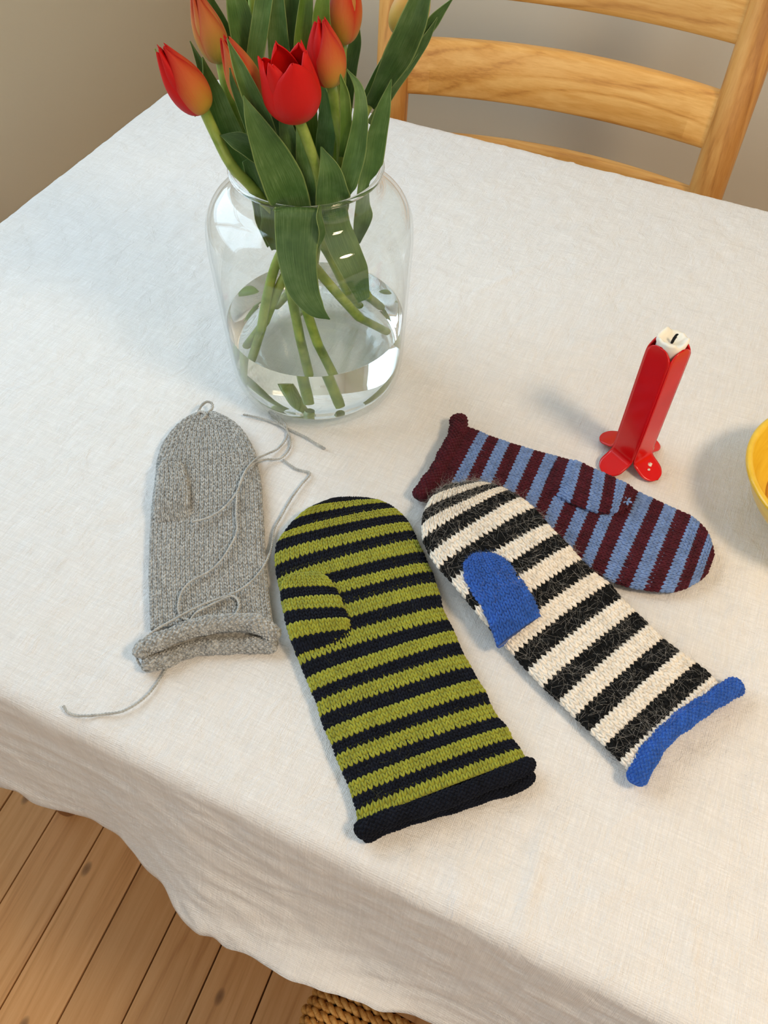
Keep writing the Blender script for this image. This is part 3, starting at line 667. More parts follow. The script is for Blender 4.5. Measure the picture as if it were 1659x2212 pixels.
# ---- maroon and blue mitten (under the black one)
def maroon_mitten():
    off, sc = (870, 870), 750 / 1659
    T = [(300, 128), (365, 150), (408, 170), (457, 186), (511, 205), (566, 222), (625, 240), (680, 255), (737, 270), (792, 287), (850, 312), (905, 338), (960, 362), (1010, 385), (1062, 405), (1120, 438), (1190, 470), (1243, 495), (1302, 522), (1370, 552), (1412, 588), (1450, 635), (1470, 690), (1480, 740)]
    B = [(110, 470), (180, 505), (235, 530), (290, 552), (345, 576), (400, 598), (455, 622), (510, 645), (565, 668), (620, 690), (675, 712), (730, 735), (785, 760), (838, 785), (890, 810), (950, 838), (1015, 862), (1080, 882), (1150, 895), (1225, 903), (1295, 903), (1360, 882), (1415, 850), (1455, 815)]
    Lp = pxs(T, off, sc, 0.005); Rp = pxs(B, off, sc, 0.005); base = (Lp[12] + Rp[12]) / 2
    root = empty('mitten', (base[0], base[1], TZ))
    set_props(root, 'maroon and dusty blue striped knitted mitten, partly under the black and white one', 'mitten', 'knitted mittens')
    sh = Sheet(Lp, Rp, 0.0064, 0.0068, tip=3)
    bands = [(('maroon', 'sky')[k % 2], 3) for k in range(23)]
    knit_part(root, 'hand', sh, bands, M, 0.0033)
    tT = [(735, 272), (792, 286), (850, 310), (905, 336), (960, 360), (1010, 384), (1062, 408), (1105, 440)]
    tB = [(640, 455), (735, 445), (800, 485), (870, 515), (930, 530), (985, 535), (1025, 525), (1075, 500)]
    tT[0] = (738, 268); tB[0] = (660, 420)
    th = Sheet(pxs(tT, off, sc, 0.013), pxs(tB, off, sc, 0.014), 0.0052, lambda c, v: 0.0085 + 0.0085 * np.clip(np.asarray(v) / 1.5, 0, 1) ** 0.8, tip=1.6)
    knit_part(root, 'thumb', th, [(('maroon', 'sky')[k % 2], 3) for k in range(7)], M, 0.0033)
    # the light star where the thumb is drawn together
    c = tp(off[0] + 1068 * sc, off[1] + 470 * sc, 0.0203)
    gs = []
    for k in range(6):
        a = k * math.pi / 3; d = np.array([math.cos(a), math.sin(a), 0.15]); P = np.array([c + d * s for s in (0.0004, 0.0018, 0.0034, 0.0046)]); gs.append(tube_geo(P, [0.0005, 0.0010, 0.0010, 0.0004], 6))
    o = mesh('closing_star', *join_geo(gs), M['sky'], root); o['kind'] = 'stuff'
    cp = [(262, 72, 0.007), (268, 110, 0.009), (245, 180, 0.010), (205, 260, 0.010), (160, 340, 0.010), (110, 410, 0.009), (72, 462, 0.007)]
    roll(root, 'cuff_roll', [tp(off[0] + a * sc, off[1] + b * sc, z) for a, b, z in cp], 0.0066, M['maroon'], 0.0036, rows=9)
    fuzz(root, 'fuzz', sh, M['maroon_hair'], 320, 0.003, 0.010, 0.00005)
maroon_mitten()

# ---- black and white mitten
def black_mitten():
    off, sc = (870, 870), 750 / 1659
    L = [(1080, 1765), (1035, 1718), (965, 1648), (893, 1578), (822, 1512), (746, 1437), (670, 1368), (597, 1290), (532, 1218), (468, 1150), (408, 1085), (342, 1010), (298, 955), (232, 878), (175, 815), (130, 750), (98, 680), (92, 610), (104, 545), (140, 480), (205, 425)]
    R = [(1500, 1355), (1470, 1316), (1396, 1254), (1318, 1200), (1240, 1138), (1170, 1070), (1107, 1010), (1042, 944), (984, 876), (912, 820), (852, 760), (795, 690), (740, 636), (690, 586), (628, 512), (560, 460), (505, 428), (470, 412), (430, 400), (385, 392), (330, 392)]
    zc = lambda c, v: 0.0075 + 0.0125 * np.clip((np.asarray(v) - 7.5) / 3.5, 0, 1) ** 1.5
    zz = lambda k: 0.0055 + 0.0125 * min(1, max(0, (k - 7.5) / 3.5)) ** 1.5
    # only the half that rests on the maroon mitten is lifted: the left outline stays lower
    Lp = pxs([(a, b, zz(k) * 0.75) for k, (a, b) in enumerate(L)], off, sc, 0); Rp = pxs([(a, b, zz(k) * 1.1) for k, (a, b) in enumerate(R)], off, sc, 0)
    base = (Lp[5] + Rp[5]) / 2
    root = empty('mitten', (base[0], base[1], TZ))
    set_props(root, 'fuzzy black and white striped mitten with a royal blue thumb and cuff', 'mitten', 'knitted mittens')
    sh = Sheet(Lp, Rp, 0.0072, zc, tip=2.8)
    bands = [(('ivory', 'black')[k % 2], 3) for k in range(20)]; bands[0] = ('ivory', 2)
    knit_part(root, 'hand', sh, bands, M, 0.0038, 0.0014)
    tL = [(462, 1142), (428, 1078), (388, 1000), (332, 920), (294, 850), (290, 790), (325, 742)]
    tR = [(672, 988), (630, 930), (590, 870), (548, 815), (508, 770), (468, 742), (425, 726)]
    th = Sheet(pxs(tL, off, sc, 0.022), pxs(tR, off, sc, 0.026), 0.0058, lambda c, v: 0.0138 + 0.0062 * np.clip(np.asarray(v) / 1.0, 0, 1) ** 0.8 + 0.0055 * np.clip(np.asarray(v) / 4, 0, 1), tip=1.8)
    knit_part(root, 'thumb', th, [('royal', 4)] * 6, M, 0.0038, 0.0014, 'knit_stitch')
    cp = [(1608, 1348, 0.007), (1560, 1372, 0.010), (1470, 1428, 0.0125), (1360, 1500, 0.013), (1260, 1580, 0.013), (1190, 1660, 0.0125), (1150, 1730, 0.0115), (1120, 1790, 0.009), (1105, 1825, 0.007)]
    cuff = roll(root, 'cuff_roll', [tp(off[0] + a * sc, off[1] + b * sc, z) for a, b, z in cp], 0.0058, M['royal'], 0.0036, rows=9)
    dark = [k % 2 == 1 for k in range(20)]
    fuzz(root, 'pale_fuzz', sh, M['pale_hair'], 3800, 0.004, 0.014, 0.000055)
    fuzz(root, 'dark_fuzz', sh, M['dark_hair'], 1500, 0.004, 0.013, 0.00005, bands=dark)
    fuzz(root, 'blue_fuzz', th, M['blue_hair'], 900, 0.002, 0.006, 0.00005)
    path_fuzz(root, 'blue_fuzz', [tp(off[0] + a * sc, off[1] + b * sc, z) for a, b, z in cp], 0.0062, M['blue_hair'], 1300, 0.0015, 0.0042)
black_mitten()

# ------------------------------------------------------------------ candle holder and candle
def candle():
    red = NT('red_enamel'); n = red.noise(red.coord(), 30, 3)
    red.bsdf(red.ramp(n, [(0.3, srgb(206, 6, 12)), (0.7, srgb(220, 10, 14))]), 0.22, **{'Coat Weight': 0.1, 'Coat Roughness': 0.08, 'Specular IOR Level': 0.4}); red = red.m
    wax = NT('ivory_wax'); wax.bsdf(srgb(244, 240, 226), 0.45, **{'Subsurface Weight': 0.3, 'Subsurface Radius': (0.01, 0.007, 0.004), 'Subsurface Scale': 0.3}); wax = wax.m
    char = mat_plain('burnt_wick', srgb(14, 12, 12), 0.95)
    cx, cy = -0.002, 0.5265
    rot = math.radians(-29.5); hw = 0.0112; ap = 0.0114; H = 0.127; zb = 0.0135
    root = empty('candle_holder', (cx, cy, TZ))
    set_props(root, 'red enamelled metal candle holder with four petal feet, behind the maroon mitten', 'candle holder')
    # centre line of one strip: foot tip -> bend -> up to the rounded top
    path = [(ap + 0.0205, 0.0012), (ap + 0.014, 0.0030), (ap + 0.007, 0.0058), (ap + 0.0022, 0.0082), (ap + 0.0004, 0.0118), (ap, 0.017), (ap, 0.028), (ap, 0.04), (ap, 0.07), (ap, H - 0.02), (ap - 0.0002, H - 0.008), (ap - 0.0006, H)]
    C0 = resample(crom(path, 400), 400); C = C0[np.round((0.5 - 0.5 * np.cos(np.linspace(0, math.pi, 60))) * 399).astype(int)]; d = np.r_[0, np.cumsum(np.linalg.norm(np.diff(C, axis=0), axis=1))]; Lt = d[-1]
    e = np.minimum(np.clip(d / hw, 0, 1), np.clip((Lt - d) / (hw * 0.85), 0, 1)); wv = hw * np.sqrt(np.clip(1 - (1 - e) ** 2, 0.0, 1)); wv = np.maximum(wv, 0.0006)
    tt = np.linspace(-1, 1, 11)
    for k in range(4):
        a = rot + k * math.pi / 2; n_ = np.array([math.cos(a), math.sin(a), 0]); s_ = np.array([-math.sin(a), math.cos(a), 0])
        V = np.array([[np.array([cx, cy, TZ]) + n_ * c[0] + s_ * (w * t) + np.array([0, 0, c[1]]) for t in tt] for c, w in zip(C, wv)]).reshape(-1, 3)
        o = mesh('petal_strip', V, grid_faces(len(C), 11), red, root); solidify(o, 0.0011, 0)
        if k in (0, 1):                         # wax spilt on two of the feet
            for q, (r0, off_, sz) in enumerate([((0.0185, 0.003), 0.003, 0.0022), ((0.0215, 0.002), -0.001, 0.0014)] if k == 0 else [((0.0165, 0.006), -0.005, 0.004)]):
                b = np.array([cx, cy, TZ]) + n_ * r0[0] + s_ * off_ + np.array([0, 0, r0[1] + 0.0028])
                prof = [(0.0001, sz * 0.5), (sz * 0.5, sz * 0.46), (sz * 0.85, sz * 0.25), (sz, 0), (sz * 0.9, -0.002)]
                V, F = lathe_geo(prof, 14, b); r2 = np.random.default_rng(q + k); V = V + 0.12 * sz * r2.normal(size=V.shape); mesh('wax_drip', V, F, wax, root)
    # candle
    cr = empty('candle', (cx, cy, TZ + 0.03)); set_props(cr, 'burnt down ivory candle with a black wick, standing in the red holder', 'candle')
    rp = 0.0106; zt = H + 0.0045; seg = 40; a = np.linspace(0, 2 * math.pi, seg, endpoint=False)
    prof = [(rp * 0.98, 0.03), (rp, 0.031), (rp, 0.06), (rp, zt - 0.006), (rp * 1.04, zt - 0.002), (rp * 1.0, zt), (rp * 0.86, zt - 0.0002), (rp * 0.7, zt - 0.0022), (rp * 0.45, zt - 0.0042), (rp * 0.2, zt - 0.0050), (0.0002, zt - 0.0050)]
    V, F = lathe_geo(prof, seg, (cx, cy, TZ)); V = V.reshape(len(prof), seg, 3)
    w = 0.0013 * np.sin(a * 3 + 0.6) + 0.0009 * np.sin(a * 5 + 2) + 0.0005 * np.sin(a * 9)
    for i in (4, 5, 6): V[i, :, 2] += w; V[i, :, :2] += (V[i, :, :2] - np.array([cx, cy])) * (0.06 * np.sin(a * 4 + 1))[:, None]
    V[7, :, 2] += 0.4 * w
    F.append(tuple(range(seg))[::-1])
    mesh('wax', V.reshape(-1, 3), F, wax, cr)
    wk = [np.array([cx, cy, TZ + zt - 0.006]), np.array([cx + 0.0004, cy, TZ + zt - 0.002]), np.array([cx + 0.0012, cy + 0.0004, TZ + zt + 0.0022]), np.array([cx + 0.0022, cy + 0.0004, TZ + zt + 0.004])]
    gs = [tube_geo(crom(wk, 10), [0.0008, 0.0010, 0.0012, 0.0011, 0.0012, 0.001, 0.001, 0.0008, 0.0006, 0.0003], 7)]
    for q in range(4):
        b = wk[2] - np.array([0, 0, 0.0008 * q]); e_ = b + np.array([0.0014 * math.cos(q * 1.9), 0.0012 * math.sin(q * 1.9), 0.0014]); gs.append(tube_geo(np.array([b, (b + e_) / 2, e_]), [0.0005, 0.0004, 0.0002], 5))
    mesh('wick', *join_geo(gs), char, cr)
candle()

# ------------------------------------------------------------------ yellow bowl
def bowl():
    t = NT('yellow_glaze'); v = t.coord(); geo = t.n('ShaderNodeNewGeometry')
    n = t.noise(t.coord('Object', (1, 1, 6)), 26, 4, 0.6, 0.5)
    col = t.ramp(n, [(0.3, srgb(232, 184, 34)), (0.7, srgb(248, 212, 70))])
    t.bsdf(col, 0.28, **{'Coat Weight': 0.4}); ym = t.m
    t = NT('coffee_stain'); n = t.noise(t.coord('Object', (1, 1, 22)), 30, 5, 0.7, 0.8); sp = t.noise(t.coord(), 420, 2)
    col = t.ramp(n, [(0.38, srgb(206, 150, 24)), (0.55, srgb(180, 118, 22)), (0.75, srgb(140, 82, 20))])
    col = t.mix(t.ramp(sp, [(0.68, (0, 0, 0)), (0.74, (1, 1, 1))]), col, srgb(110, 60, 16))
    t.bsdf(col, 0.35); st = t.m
    c = (0.157, 0.527, TZ)
    root = empty('bowl', c); set_props(root, 'glossy yellow ceramic bowl cut off by the right picture edge', 'bowl')
    out = [(0.0005, 0.004), (0.032, 0.004), (0.036, 0.0008), (0.041, 0.0008), (0.043, 0.005), (0.055, 0.014), (0.066, 0.028), (0.0745, 0.046), (0.0778, 0.0505), (0.0778, 0.0530), (0.0755, 0.0542), (0.0725, 0.0525), (0.0705, 0.046), (0.062, 0.028), (0.050, 0.0155)]
    P = resample(crom(out, 140), 70)
    mesh('bowl_wall', *lathe_geo(P, 96, c), ym, root)
    inn = [(0.0505, 0.0160), (0.046, 0.0125), (0.036, 0.0095), (0.018, 0.0085), (0.0005, 0.0083)]
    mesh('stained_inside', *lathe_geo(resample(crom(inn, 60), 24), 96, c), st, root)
bowl()

# ------------------------------------------------------------------ chair behind the table
def chair():
    pL = np.array([-0.458, 1.045]); pR = np.array([-0.030, 1.085])
    u = nrm(np.r_[pR - pL, 0]); b = np.array([-u[1], u[0], 0]); up = np.array([0, 0, 1.0])
    c = (pL + pR) / 2; W_ = np.linalg.norm(pR - pL)
    root = empty('ladder_back_chair', (c[0], c[1], 0))
    set_props(root, 'honey pine ladder-back chair with curved slats, behind the table', 'chair')
    lean = 0.10
    def back(x, z, dy=0): return np.r_[c, 0] + u * x + b * (dy + (z - TZ) * lean if z > 0.45 else dy + (0.45 - TZ) * lean + (0.45 - z) * 0.06) + up * z
    for s in (-1, 1):
        zs = np.linspace(0, 1.02, 26); P = np.array([back(s * W_ / 2, z) for z in zs])
        r = np.full(26, 0.0222); r[:4] = [0.016, 0.017, 0.018, 0.019]; r[-2:] = [0.017, 0.008]
        V, F = tube_geo(P, r, 20); mesh('back_post', V, F, M['pine_v'], root)
    def slat(z0, h, bow):
        n = 28; xs = np.linspace(-W_ / 2, W_ / 2, n); secs = []
        th = 0.009
        for x in xs:
            k = 1 - (2 * x / W_) ** 2; y = bow * k
            pr = [(-th, h * 0.08), (-th, h * 0.92), (-th * 0.6, h), (th * 0.6, h), (th, h * 0.92), (th, h * 0.08), (th * 0.6, 0), (-th * 0.6, 0)]
            secs.append([back(x, z0 + q[1], y + q[0]) + up * (0.012 * k * (q[1] / h - 0.0) * 0.4) for q in pr])
        V = np.array(secs).reshape(-1, 3); F = [tuple(f) for f in grid_faces(n, 8, False, True)]; F.append(tuple(range(8))); F.append(tuple(range(len(V) - 8, len(V)))[::-1])
        o = mesh('back_slat', V, F, M['pine'], root)
        m = o.modifiers.new('edges', 'BEVEL'); m.width = 0.002; m.segments = 2; m.limit_method = 'ANGLE'; m.angle_limit = 0.6
    slat(TZ - 0.132, 0.066, 0.030); slat(TZ - 0.013, 0.066, 0.030); slat(TZ + 0.106, 0.085, 0.030)
    # seat, front legs and stretchers (under the table)
    f = -0.40
    for s in (-1, 1):
        P = np.array([np.r_[c, 0] + u * (s * 0.235) + b * (f - 0.03) + up * z for z in np.linspace(0, 0.46, 10)]); mesh('front_leg', *tube_geo(P, 0.018, 16), M['pine_v'], root)
        for z in (0.16, 0.28, 0.42):
            a0 = back(s * W_ / 2, z); a1 = np.r_[c, 0] + u * (s * 0.235) + b * (f - 0.03) + up * z
            mesh('side_stretcher', *tube_geo(np.array([a0, (a0 + a1) / 2, a1]), 0.010, 12), M['pine'], root)
    for z in (0.22, 0.42):
        a0 = np.r_[c, 0] - u * 0.235 + b * (f - 0.03) + up * z; a1 = a0 + u * 0.47; mesh('front_stretcher', *tube_geo(np.array([a0, (a0 + a1) / 2, a1]), 0.010, 12), M['pine'], root)
    V, F = box_geo((-0.215, f - 0.04, 0.43), (0.215, -0.05, 0.455), 0.008)
    V = np.array([np.r_[c, 0] + u * v[0] + b * v[1] + up * v[2] for v in V]); mesh('seat', V, F, M['pine'], root)
chair()

# ------------------------------------------------------------------ woven seat under the near edge
def stool():
    t = NT('seagrass_cord'); n = t.noise(t.coord('Object', (1, 1, 1)), 160, 4, 0.6); n2 = t.noise(t.coord('Object', (4, 1, 1)), 700, 2)
    f = t.math('ADD', t.math('MULTIPLY', n, 0.7), t.math('MULTIPLY', n2, 0.3))
    t.bsdf(t.ramp(f, [(0.3, srgb(136, 90, 36)), (0.5, srgb(200, 146, 72)), (0.72, srgb(236, 196, 124))]), 0.6, t.bump(n2, 0.5, 0.001)); sg = t.m
    xa, xb, ya, yb, z = -0.092, 0.33, -0.30, 0.105, 0.45
    root = empty('woven_stool', ((xa + xb) / 2, (ya + yb) / 2, 0)); set_props(root, 'woven seagrass seat showing below the hem of the tablecloth', 'stool')
    mesh('seat_pad', *box_geo((xa + 0.012, ya, z - 0.03), (xb - 0.012, yb, z - 0.006), 0.006), mat_plain('seat_core', srgb(70, 46, 22), 0.9), root)
    sp = 0.0079; r = 0.0024; n = 230
    s = np.linspace(0, 1, n); Lr = xb - xa
    # a cord runs over the top and turns down at both sides
    ctr = crom([(xa + 0.004, 0, -0.045), (xa - 0.001, 0, -0.022), (xa + 0.003, 0, -0.007), (xa + 0.014, 0, -0.0015), (xa + 0.05, 0, 0.0), ((xa + xb) / 2, 0, 0.001), (xb - 0.05, 0, 0.0), (xb - 0.014, 0, -0.0015), (xb - 0.003, 0, -0.007), (xb + 0.001, 0, -0.022), (xb - 0.004, 0, -0.045)], 300)
    P = resample(ctr, n); Ln = np.linalg.norm(np.diff(P, axis=0), axis=1).sum(); T, N, B = frames(P); gs = []
    for k in range(2):
        a = s * Ln / 0.0165 * 2 * math.pi + k * math.pi
        Q = P + 0.0021 * (np.cos(a)[:, None] * N + np.sin(a)[:, None] * B); gs.append(tube_geo(Q, r * (1 + 0.12 * np.sin(s * 300 + k)), 8))
    V, F = join_geo(gs); me = None; y = ya + sp / 2; i = 0
    while y < yb:
        if me is None: o = mesh('seagrass_cord', V, F, sg); me = o.data
        else: o = bpy.data.objects.new('seagrass_cord', me); COL.objects.link(o)
        o.location = (0.0015 * math.sin(i * 2.1), y, z + 0.0006 * math.sin(i * 1.3)); o.parent = root; o.matrix_parent_inverse = Matrix.Translation(-root.location)
        y += sp; i += 1
    for x in (xa + 0.03, xb - 0.03):
        for yy in (ya + 0.02, yb - 0.02):
            P = np.array([(x, yy, q) for q in np.linspace(0, z - 0.03, 6)]); mesh('leg', *tube_geo(P, 0.017, 14), M['pine_v'], root)
stool()

# ------------------------------------------------------------------ vase, water
def vase():
    # thin blown glass: clear straight through, mirror-like by the angle
    g = NT('clear_glass'); tr = g.n('ShaderNodeBsdfTransparent'); lw0 = g.n('ShaderNodeLayerWeight'); lw0.inputs[0].default_value = 0.5
    g.l(g.ramp(lw0.outputs['Facing'], [(0.0, (0.988, 0.994, 0.99)), (0.75, (0.97, 0.98, 0.975)), (0.93, (0.86, 0.88, 0.87)), (1.0, (0.55, 0.58, 0.57))]), tr.inputs[0])   # longer way through the wall near its outline
    gl = g.n('ShaderNodeBsdfGlossy'); gl.inputs['Roughness'].default_value = 0.0; gl.inputs[0].default_value = (1, 1, 1, 1)
    lw = g.n('ShaderNodeLayerWeight'); lw.inputs[0].default_value = 0.5; mx = g.n('ShaderNodeMixShader')
    fr_ = g.math('ADD', g.math('MULTIPLY', g.math('POWER', lw.outputs['Facing'], 5.0), 0.94), 0.04)
    g.l(fr_, mx.inputs[0]); g.l(tr.outputs[0], mx.inputs[1]); g.l(gl.outputs[0], mx.inputs[2]); g.l(mx.outputs[0], g.out.inputs[0]); gm = g.m
    g = NT('thick_glass'); g.bsdf((0.985, 0.995, 0.99, 1), 0.0, **{'Transmission Weight': 1.0, 'IOR': 1.45}); gk = g.m
    w = NT('water'); p = w.bsdf((0.985, 1.0, 0.99, 1), 0.0, **{'Transmission Weight': 1.0, 'IOR': 1.333}); wm = w.m
    root = empty('glass_vase', (VAX[0], VAX[1], TZ)); set_props(root, 'clear glass vase with a narrower neck, half filled with water, holding the tulips', 'vase')
    out = [(0.0003, 0.0045), (0.045, 0.004), (0.060, 0.0012), (0.066, 0.0008), (0.0715, 0.004), (0.0745, 0.012), (0.0768, 0.03), (0.0785, 0.07), (0.0805, 0.12), (0.0812, 0.142), (0.0798, 0.160), (0.0742, 0.1725), (0.0658, 0.1792), (0.0588, 0.1830), (0.0558, 0.1880), (0.0553, 0.1950), (0.0560, 0.2010)]
    rim = [(0.0565, 0.2022), (0.0556, 0.2026), (0.0546, 0.2020)]
    th = 0.0022
    inn = [(0.0535, 0.2005), (0.0531, 0.195), (0.0536, 0.1880), (0.0568, 0.1812), (0.0642, 0.1772), (0.0722, 0.1708), (0.0776, 0.159), (0.0790, 0.142), (0.0783, 0.12), (0.0763, 0.07), (0.0746, 0.03), (0.0722, 0.0135), (0.0680, 0.0085), (0.060, 0.0070), (0.045, 0.0085), (0.0003, 0.0090)]
    A = resample(crom(out, 200), 90); Bp = resample(crom(inn, 200), 90); Rr = crom(rim, 8)
    prof = np.vstack([A, Rr, Bp])
    V, F = lathe_geo(prof, 128, (VAX[0], VAX[1], TZ)); mesh('glass', V, F, gm, root)
    a = np.linspace(0, 2 * math.pi, 97)[:-1]; tt_ = np.linspace(0, 2 * math.pi, 10, endpoint=False)
    V = np.array([[(VAX[0] + (0.0556 + 0.0019 * math.cos(q)) * math.cos(p_), VAX[1] + (0.0556 + 0.0019 * math.cos(q)) * math.sin(p_), TZ + 0.2040 + 0.0019 * math.sin(q)) for q in tt_] for p_ in a]).reshape(-1, 3)
    mesh('rim', V, grid_faces(96, 10, True, True), gk, root)
    zw = 0.0655
    wp = [(r - 0.0004, z + 0.0003) for r, z in Bp[::-1] if z < zw - 0.002]
    rw = wp[-1][0]
    wp = [(0.0003, 0.00905)] + wp[1:] + [(rw, zw - 0.0003), (rw, zw - 0.0001), (rw, zw), (rw - 0.0002, zw), (rw - 0.003, zw), (rw * 0.5, zw), (0.0003, zw)]
    V, F = lathe_geo(np.array(wp), 128, (VAX[0], VAX[1], TZ)); wo = mesh('water', V, F, wm, root)
    wo['label'] = 'clear still water'
vase()

# ------------------------------------------------------------------ tulips
def leaf_mat(name, c1, c2, c3):
    t = NT(name); tt = t.attr('across'); ss = t.attr('along')
    cx = t.n('ShaderNodeCombineXYZ'); t.l(t.math('MULTIPLY', tt, 9.0), cx.inputs[0]); t.l(t.math('MULTIPLY', ss, 1.2), cx.inputs[1])
    ob = t.n('ShaderNodeObjectInfo'); t.l(t.math('MULTIPLY', ob.outputs['Random'], 20.0), cx.inputs[2])
    vein = t.noise(cx.outputs[0], 5.0, 4, 0.7); blot = t.noise(t.coord(), 60, 3)
    f = t.math('ADD', t.math('MULTIPLY', vein, 0.6), t.math('MULTIPLY', blot, 0.4))
    col = t.ramp(f, [(0.32, c1), (0.5, c2), (0.68, c3)])
    hs = t.n('ShaderNodeHueSaturation'); t.l(col, hs.inputs['Color']); t.l(t.math('ADD', t.math('MULTIPLY', ob.outputs['Random'], 0.5), 0.75), hs.inputs['Value'])
    col = hs.outputs[0]
    edge = t.ramp(t.math('ABSOLUTE', tt), [(0.93, (0, 0, 0)), (1.0, (1, 1, 1))])
    col = t.mix(t.math('MULTIPLY', edge, 0.5), col, srgb(168, 186, 110))
    p = t.bsdf(col, 0.42, t.bump(vein, 0.25, 0.0008), **{'Specular IOR Level': 0.4})
    tr = t.n('ShaderNodeBsdfTranslucent'); t.l(col, tr.inputs[0]); mx = t.n('ShaderNodeMixShader'); mx.inputs[0].default_value = 0.18
    t.l(p.outputs[0], mx.inputs[1]); t.l(tr.outputs[0], mx.inputs[2]); t.l(mx.outputs[0], t.out.inputs[0]); return t.m
M['leaf'] = leaf_mat('tulip_leaf', srgb(56, 90, 42), srgb(84, 122, 60), srgb(130, 162, 104))
M['leaf_y'] = leaf_mat('young_tulip_leaf', srgb(80, 118, 38), srgb(108, 148, 56), srgb(146, 178, 92))
def stem_mat():
    t = NT('tulip_stem'); n = t.noise(t.coord(), 90, 3)
    t.bsdf(t.ramp(n, [(0.3, srgb(112, 140, 48)), (0.7, srgb(158, 178, 84))]), 0.4, **{'Subsurface Weight': 0.1, 'Subsurface Scale': 0.005}); return t.m
M['stem'] = stem_mat()
def petal_mat(name, stops, flame):
    t = NT(name); ss = t.attr('along'); tt = t.attr('across')
    cx = t.n('ShaderNodeCombineXYZ'); t.l(t.math('MULTIPLY', tt, 7.0), cx.inputs[0]); t.l(t.math('MULTIPLY', ss, 1.0), cx.inputs[1])
    vein = t.noise(cx.outputs[0], 6.0, 3, 0.6)
    edge = t.math('POWER', t.math('ABSOLUTE', tt), 2.0)
    f = t.math('ADD', t.math('ADD', ss, t.math('MULTIPLY', t.math('SUBTRACT', vein, 0.5), 0.35)), t.math('MULTIPLY', edge, flame))
    col = t.ramp(f, stops)
    p = t.bsdf(col, 0.5, t.bump(vein, 0.25, 0.0006), **{'Specular IOR Level': 0.3})
    tr = t.n('ShaderNodeBsdfTranslucent'); t.l(col, tr.inputs[0]); mx = t.n('ShaderNodeMixShader'); mx.inputs[0].default_value = 0.22
    t.l(p.outputs[0], mx.inputs[1]); t.l(tr.outputs[0], mx.inputs[2]); t.l(mx.outputs[0], t.out.inputs[0]); return t.m
M['p_red'] = petal_mat('scarlet_petal', [(0.0, srgb(176, 150, 60)), (0.10, srgb(190, 70, 40)), (0.3, srgb(206, 26, 22)), (1.0, srgb(224, 16, 14))], 0.35)
M['p_orange'] = petal_mat('orange_petal', [(0.0, srgb(172, 172, 70)), (0.18, srgb(206, 160, 60)), (0.5, srgb(216, 120, 58)), (0.85, srgb(212, 62, 34)), (1.0, srgb(206, 26, 20))], 0.45)
M['p_green'] = petal_mat('half_ripe_petal', [(0.0, srgb(140, 154, 62)), (0.3, srgb(184, 160, 70)), (0.65, srgb(212, 140, 74)), (1.0, srgb(206, 84, 50))], 0.5)
M['p_yellow'] = petal_mat('yellow_petal', [(0.0, srgb(190, 186, 90)), (0.35, srgb(236, 206, 104)), (0.8, srgb(230, 160, 90)), (1.0, srgb(214, 90, 70))], 0.3)

def inside(P):
    P = np.array(P, float); r = P[:2] - VAX; d = np.linalg.norm(r); z = P[2] - TZ
    lim = np.interp(z, [0, 0.01, 0.03, 0.13, 0.155, 0.172, 0.18, 0.205, 0.21], [0.058, 0.066, 0.069, 0.072, 0.070, 0.056, 0.048, 0.047, 9.0])
    if d > lim: P[:2] = VAX + r / d * lim
    P[2] = max(P[2], TZ + 0.0115); return P
def ground(r, f, z):                        # metres right of and behind the vase axis
    return np.r_[VAX + np.array([math.cos(YAW), math.sin(YAW)]) * r + FH * f, TZ + z]
def pt(p, clamp=True):
    q = ground(*p[1:]) if p[0] == 'w' else vp(*p)
    return inside(q) if clamp else q
def stem(root, pts, r0=0.0036, r1=0.0042):
    P = np.array([pt(p) for p in pts]); P = resample(crom(P, 120), 44)
    rad = np.linspace(r0, r1, len(P)); rad[-1] *= 0.92
    V, F = tube_geo(P, rad, 10); return mesh('stem', V, F, M['stem'], root), P
def leaf(root, pts, widths, twist=0.0, curl=0.35, mat='leaf', clamp=True, n=26, tw2=None, name='leaf', waves=0.0, fixa=False):
    P0 = np.array([pt(p, clamp) for p in pts]); K = len(P0)
    P = crom(P0, n); w = np.interp(np.linspace(0, K - 1, n), np.arange(K), widths) * np.array([pxm(p) for p in P]) / 2
    w = np.convolve(np.r_[w[0], w, w[-1]], [0.25, 0.5, 0.25], 'valid'); w = np.maximum(w, 0.0004)
    T = nrm(np.gradient(P, axis=0)); Vd = nrm(P - CAM); A = nrm(cR[None, :] * np.ones((n, 1)) - T * (T @ cR)[:, None]) if fixa else nrm(np.cross(T, Vd)); Nn = np.cross(A, T)
    tws = np.radians(np.linspace(twist, twist if tw2 is None else tw2, n))[:, None]
    A2 = A * np.cos(tws) + Nn * np.sin(tws); N2 = np.cross(A2, T)
    m = 11; t = np.linspace(-1, 1, m); V = []
    for i in range(n):
        c = curl * (np.abs(t) ** 1.6) * w[i]
        wv = waves * w[i] * np.sin(i * 0.9 + 2 * np.sign(t)) * np.abs(t) ** 2
        V.append(P[i] + A2[i] * (t * w[i] * (1 - 0.12 * abs(curl)))[:, None] - N2[i] * (c + wv)[:, None])
    V = np.array(V)
    if clamp:
        V = np.array([[inside(q) for q in row] for row in V])
    al = np.repeat(np.linspace(0, 1, n), m); ac = np.tile(t, n)
    o = mesh(name, V.reshape(-1, 3), grid_faces(n, m), M[mat], root, attrs={'along': al, 'across': ac})
    solidify(o, 0.0007, 0); subsurf(o, 1); return o
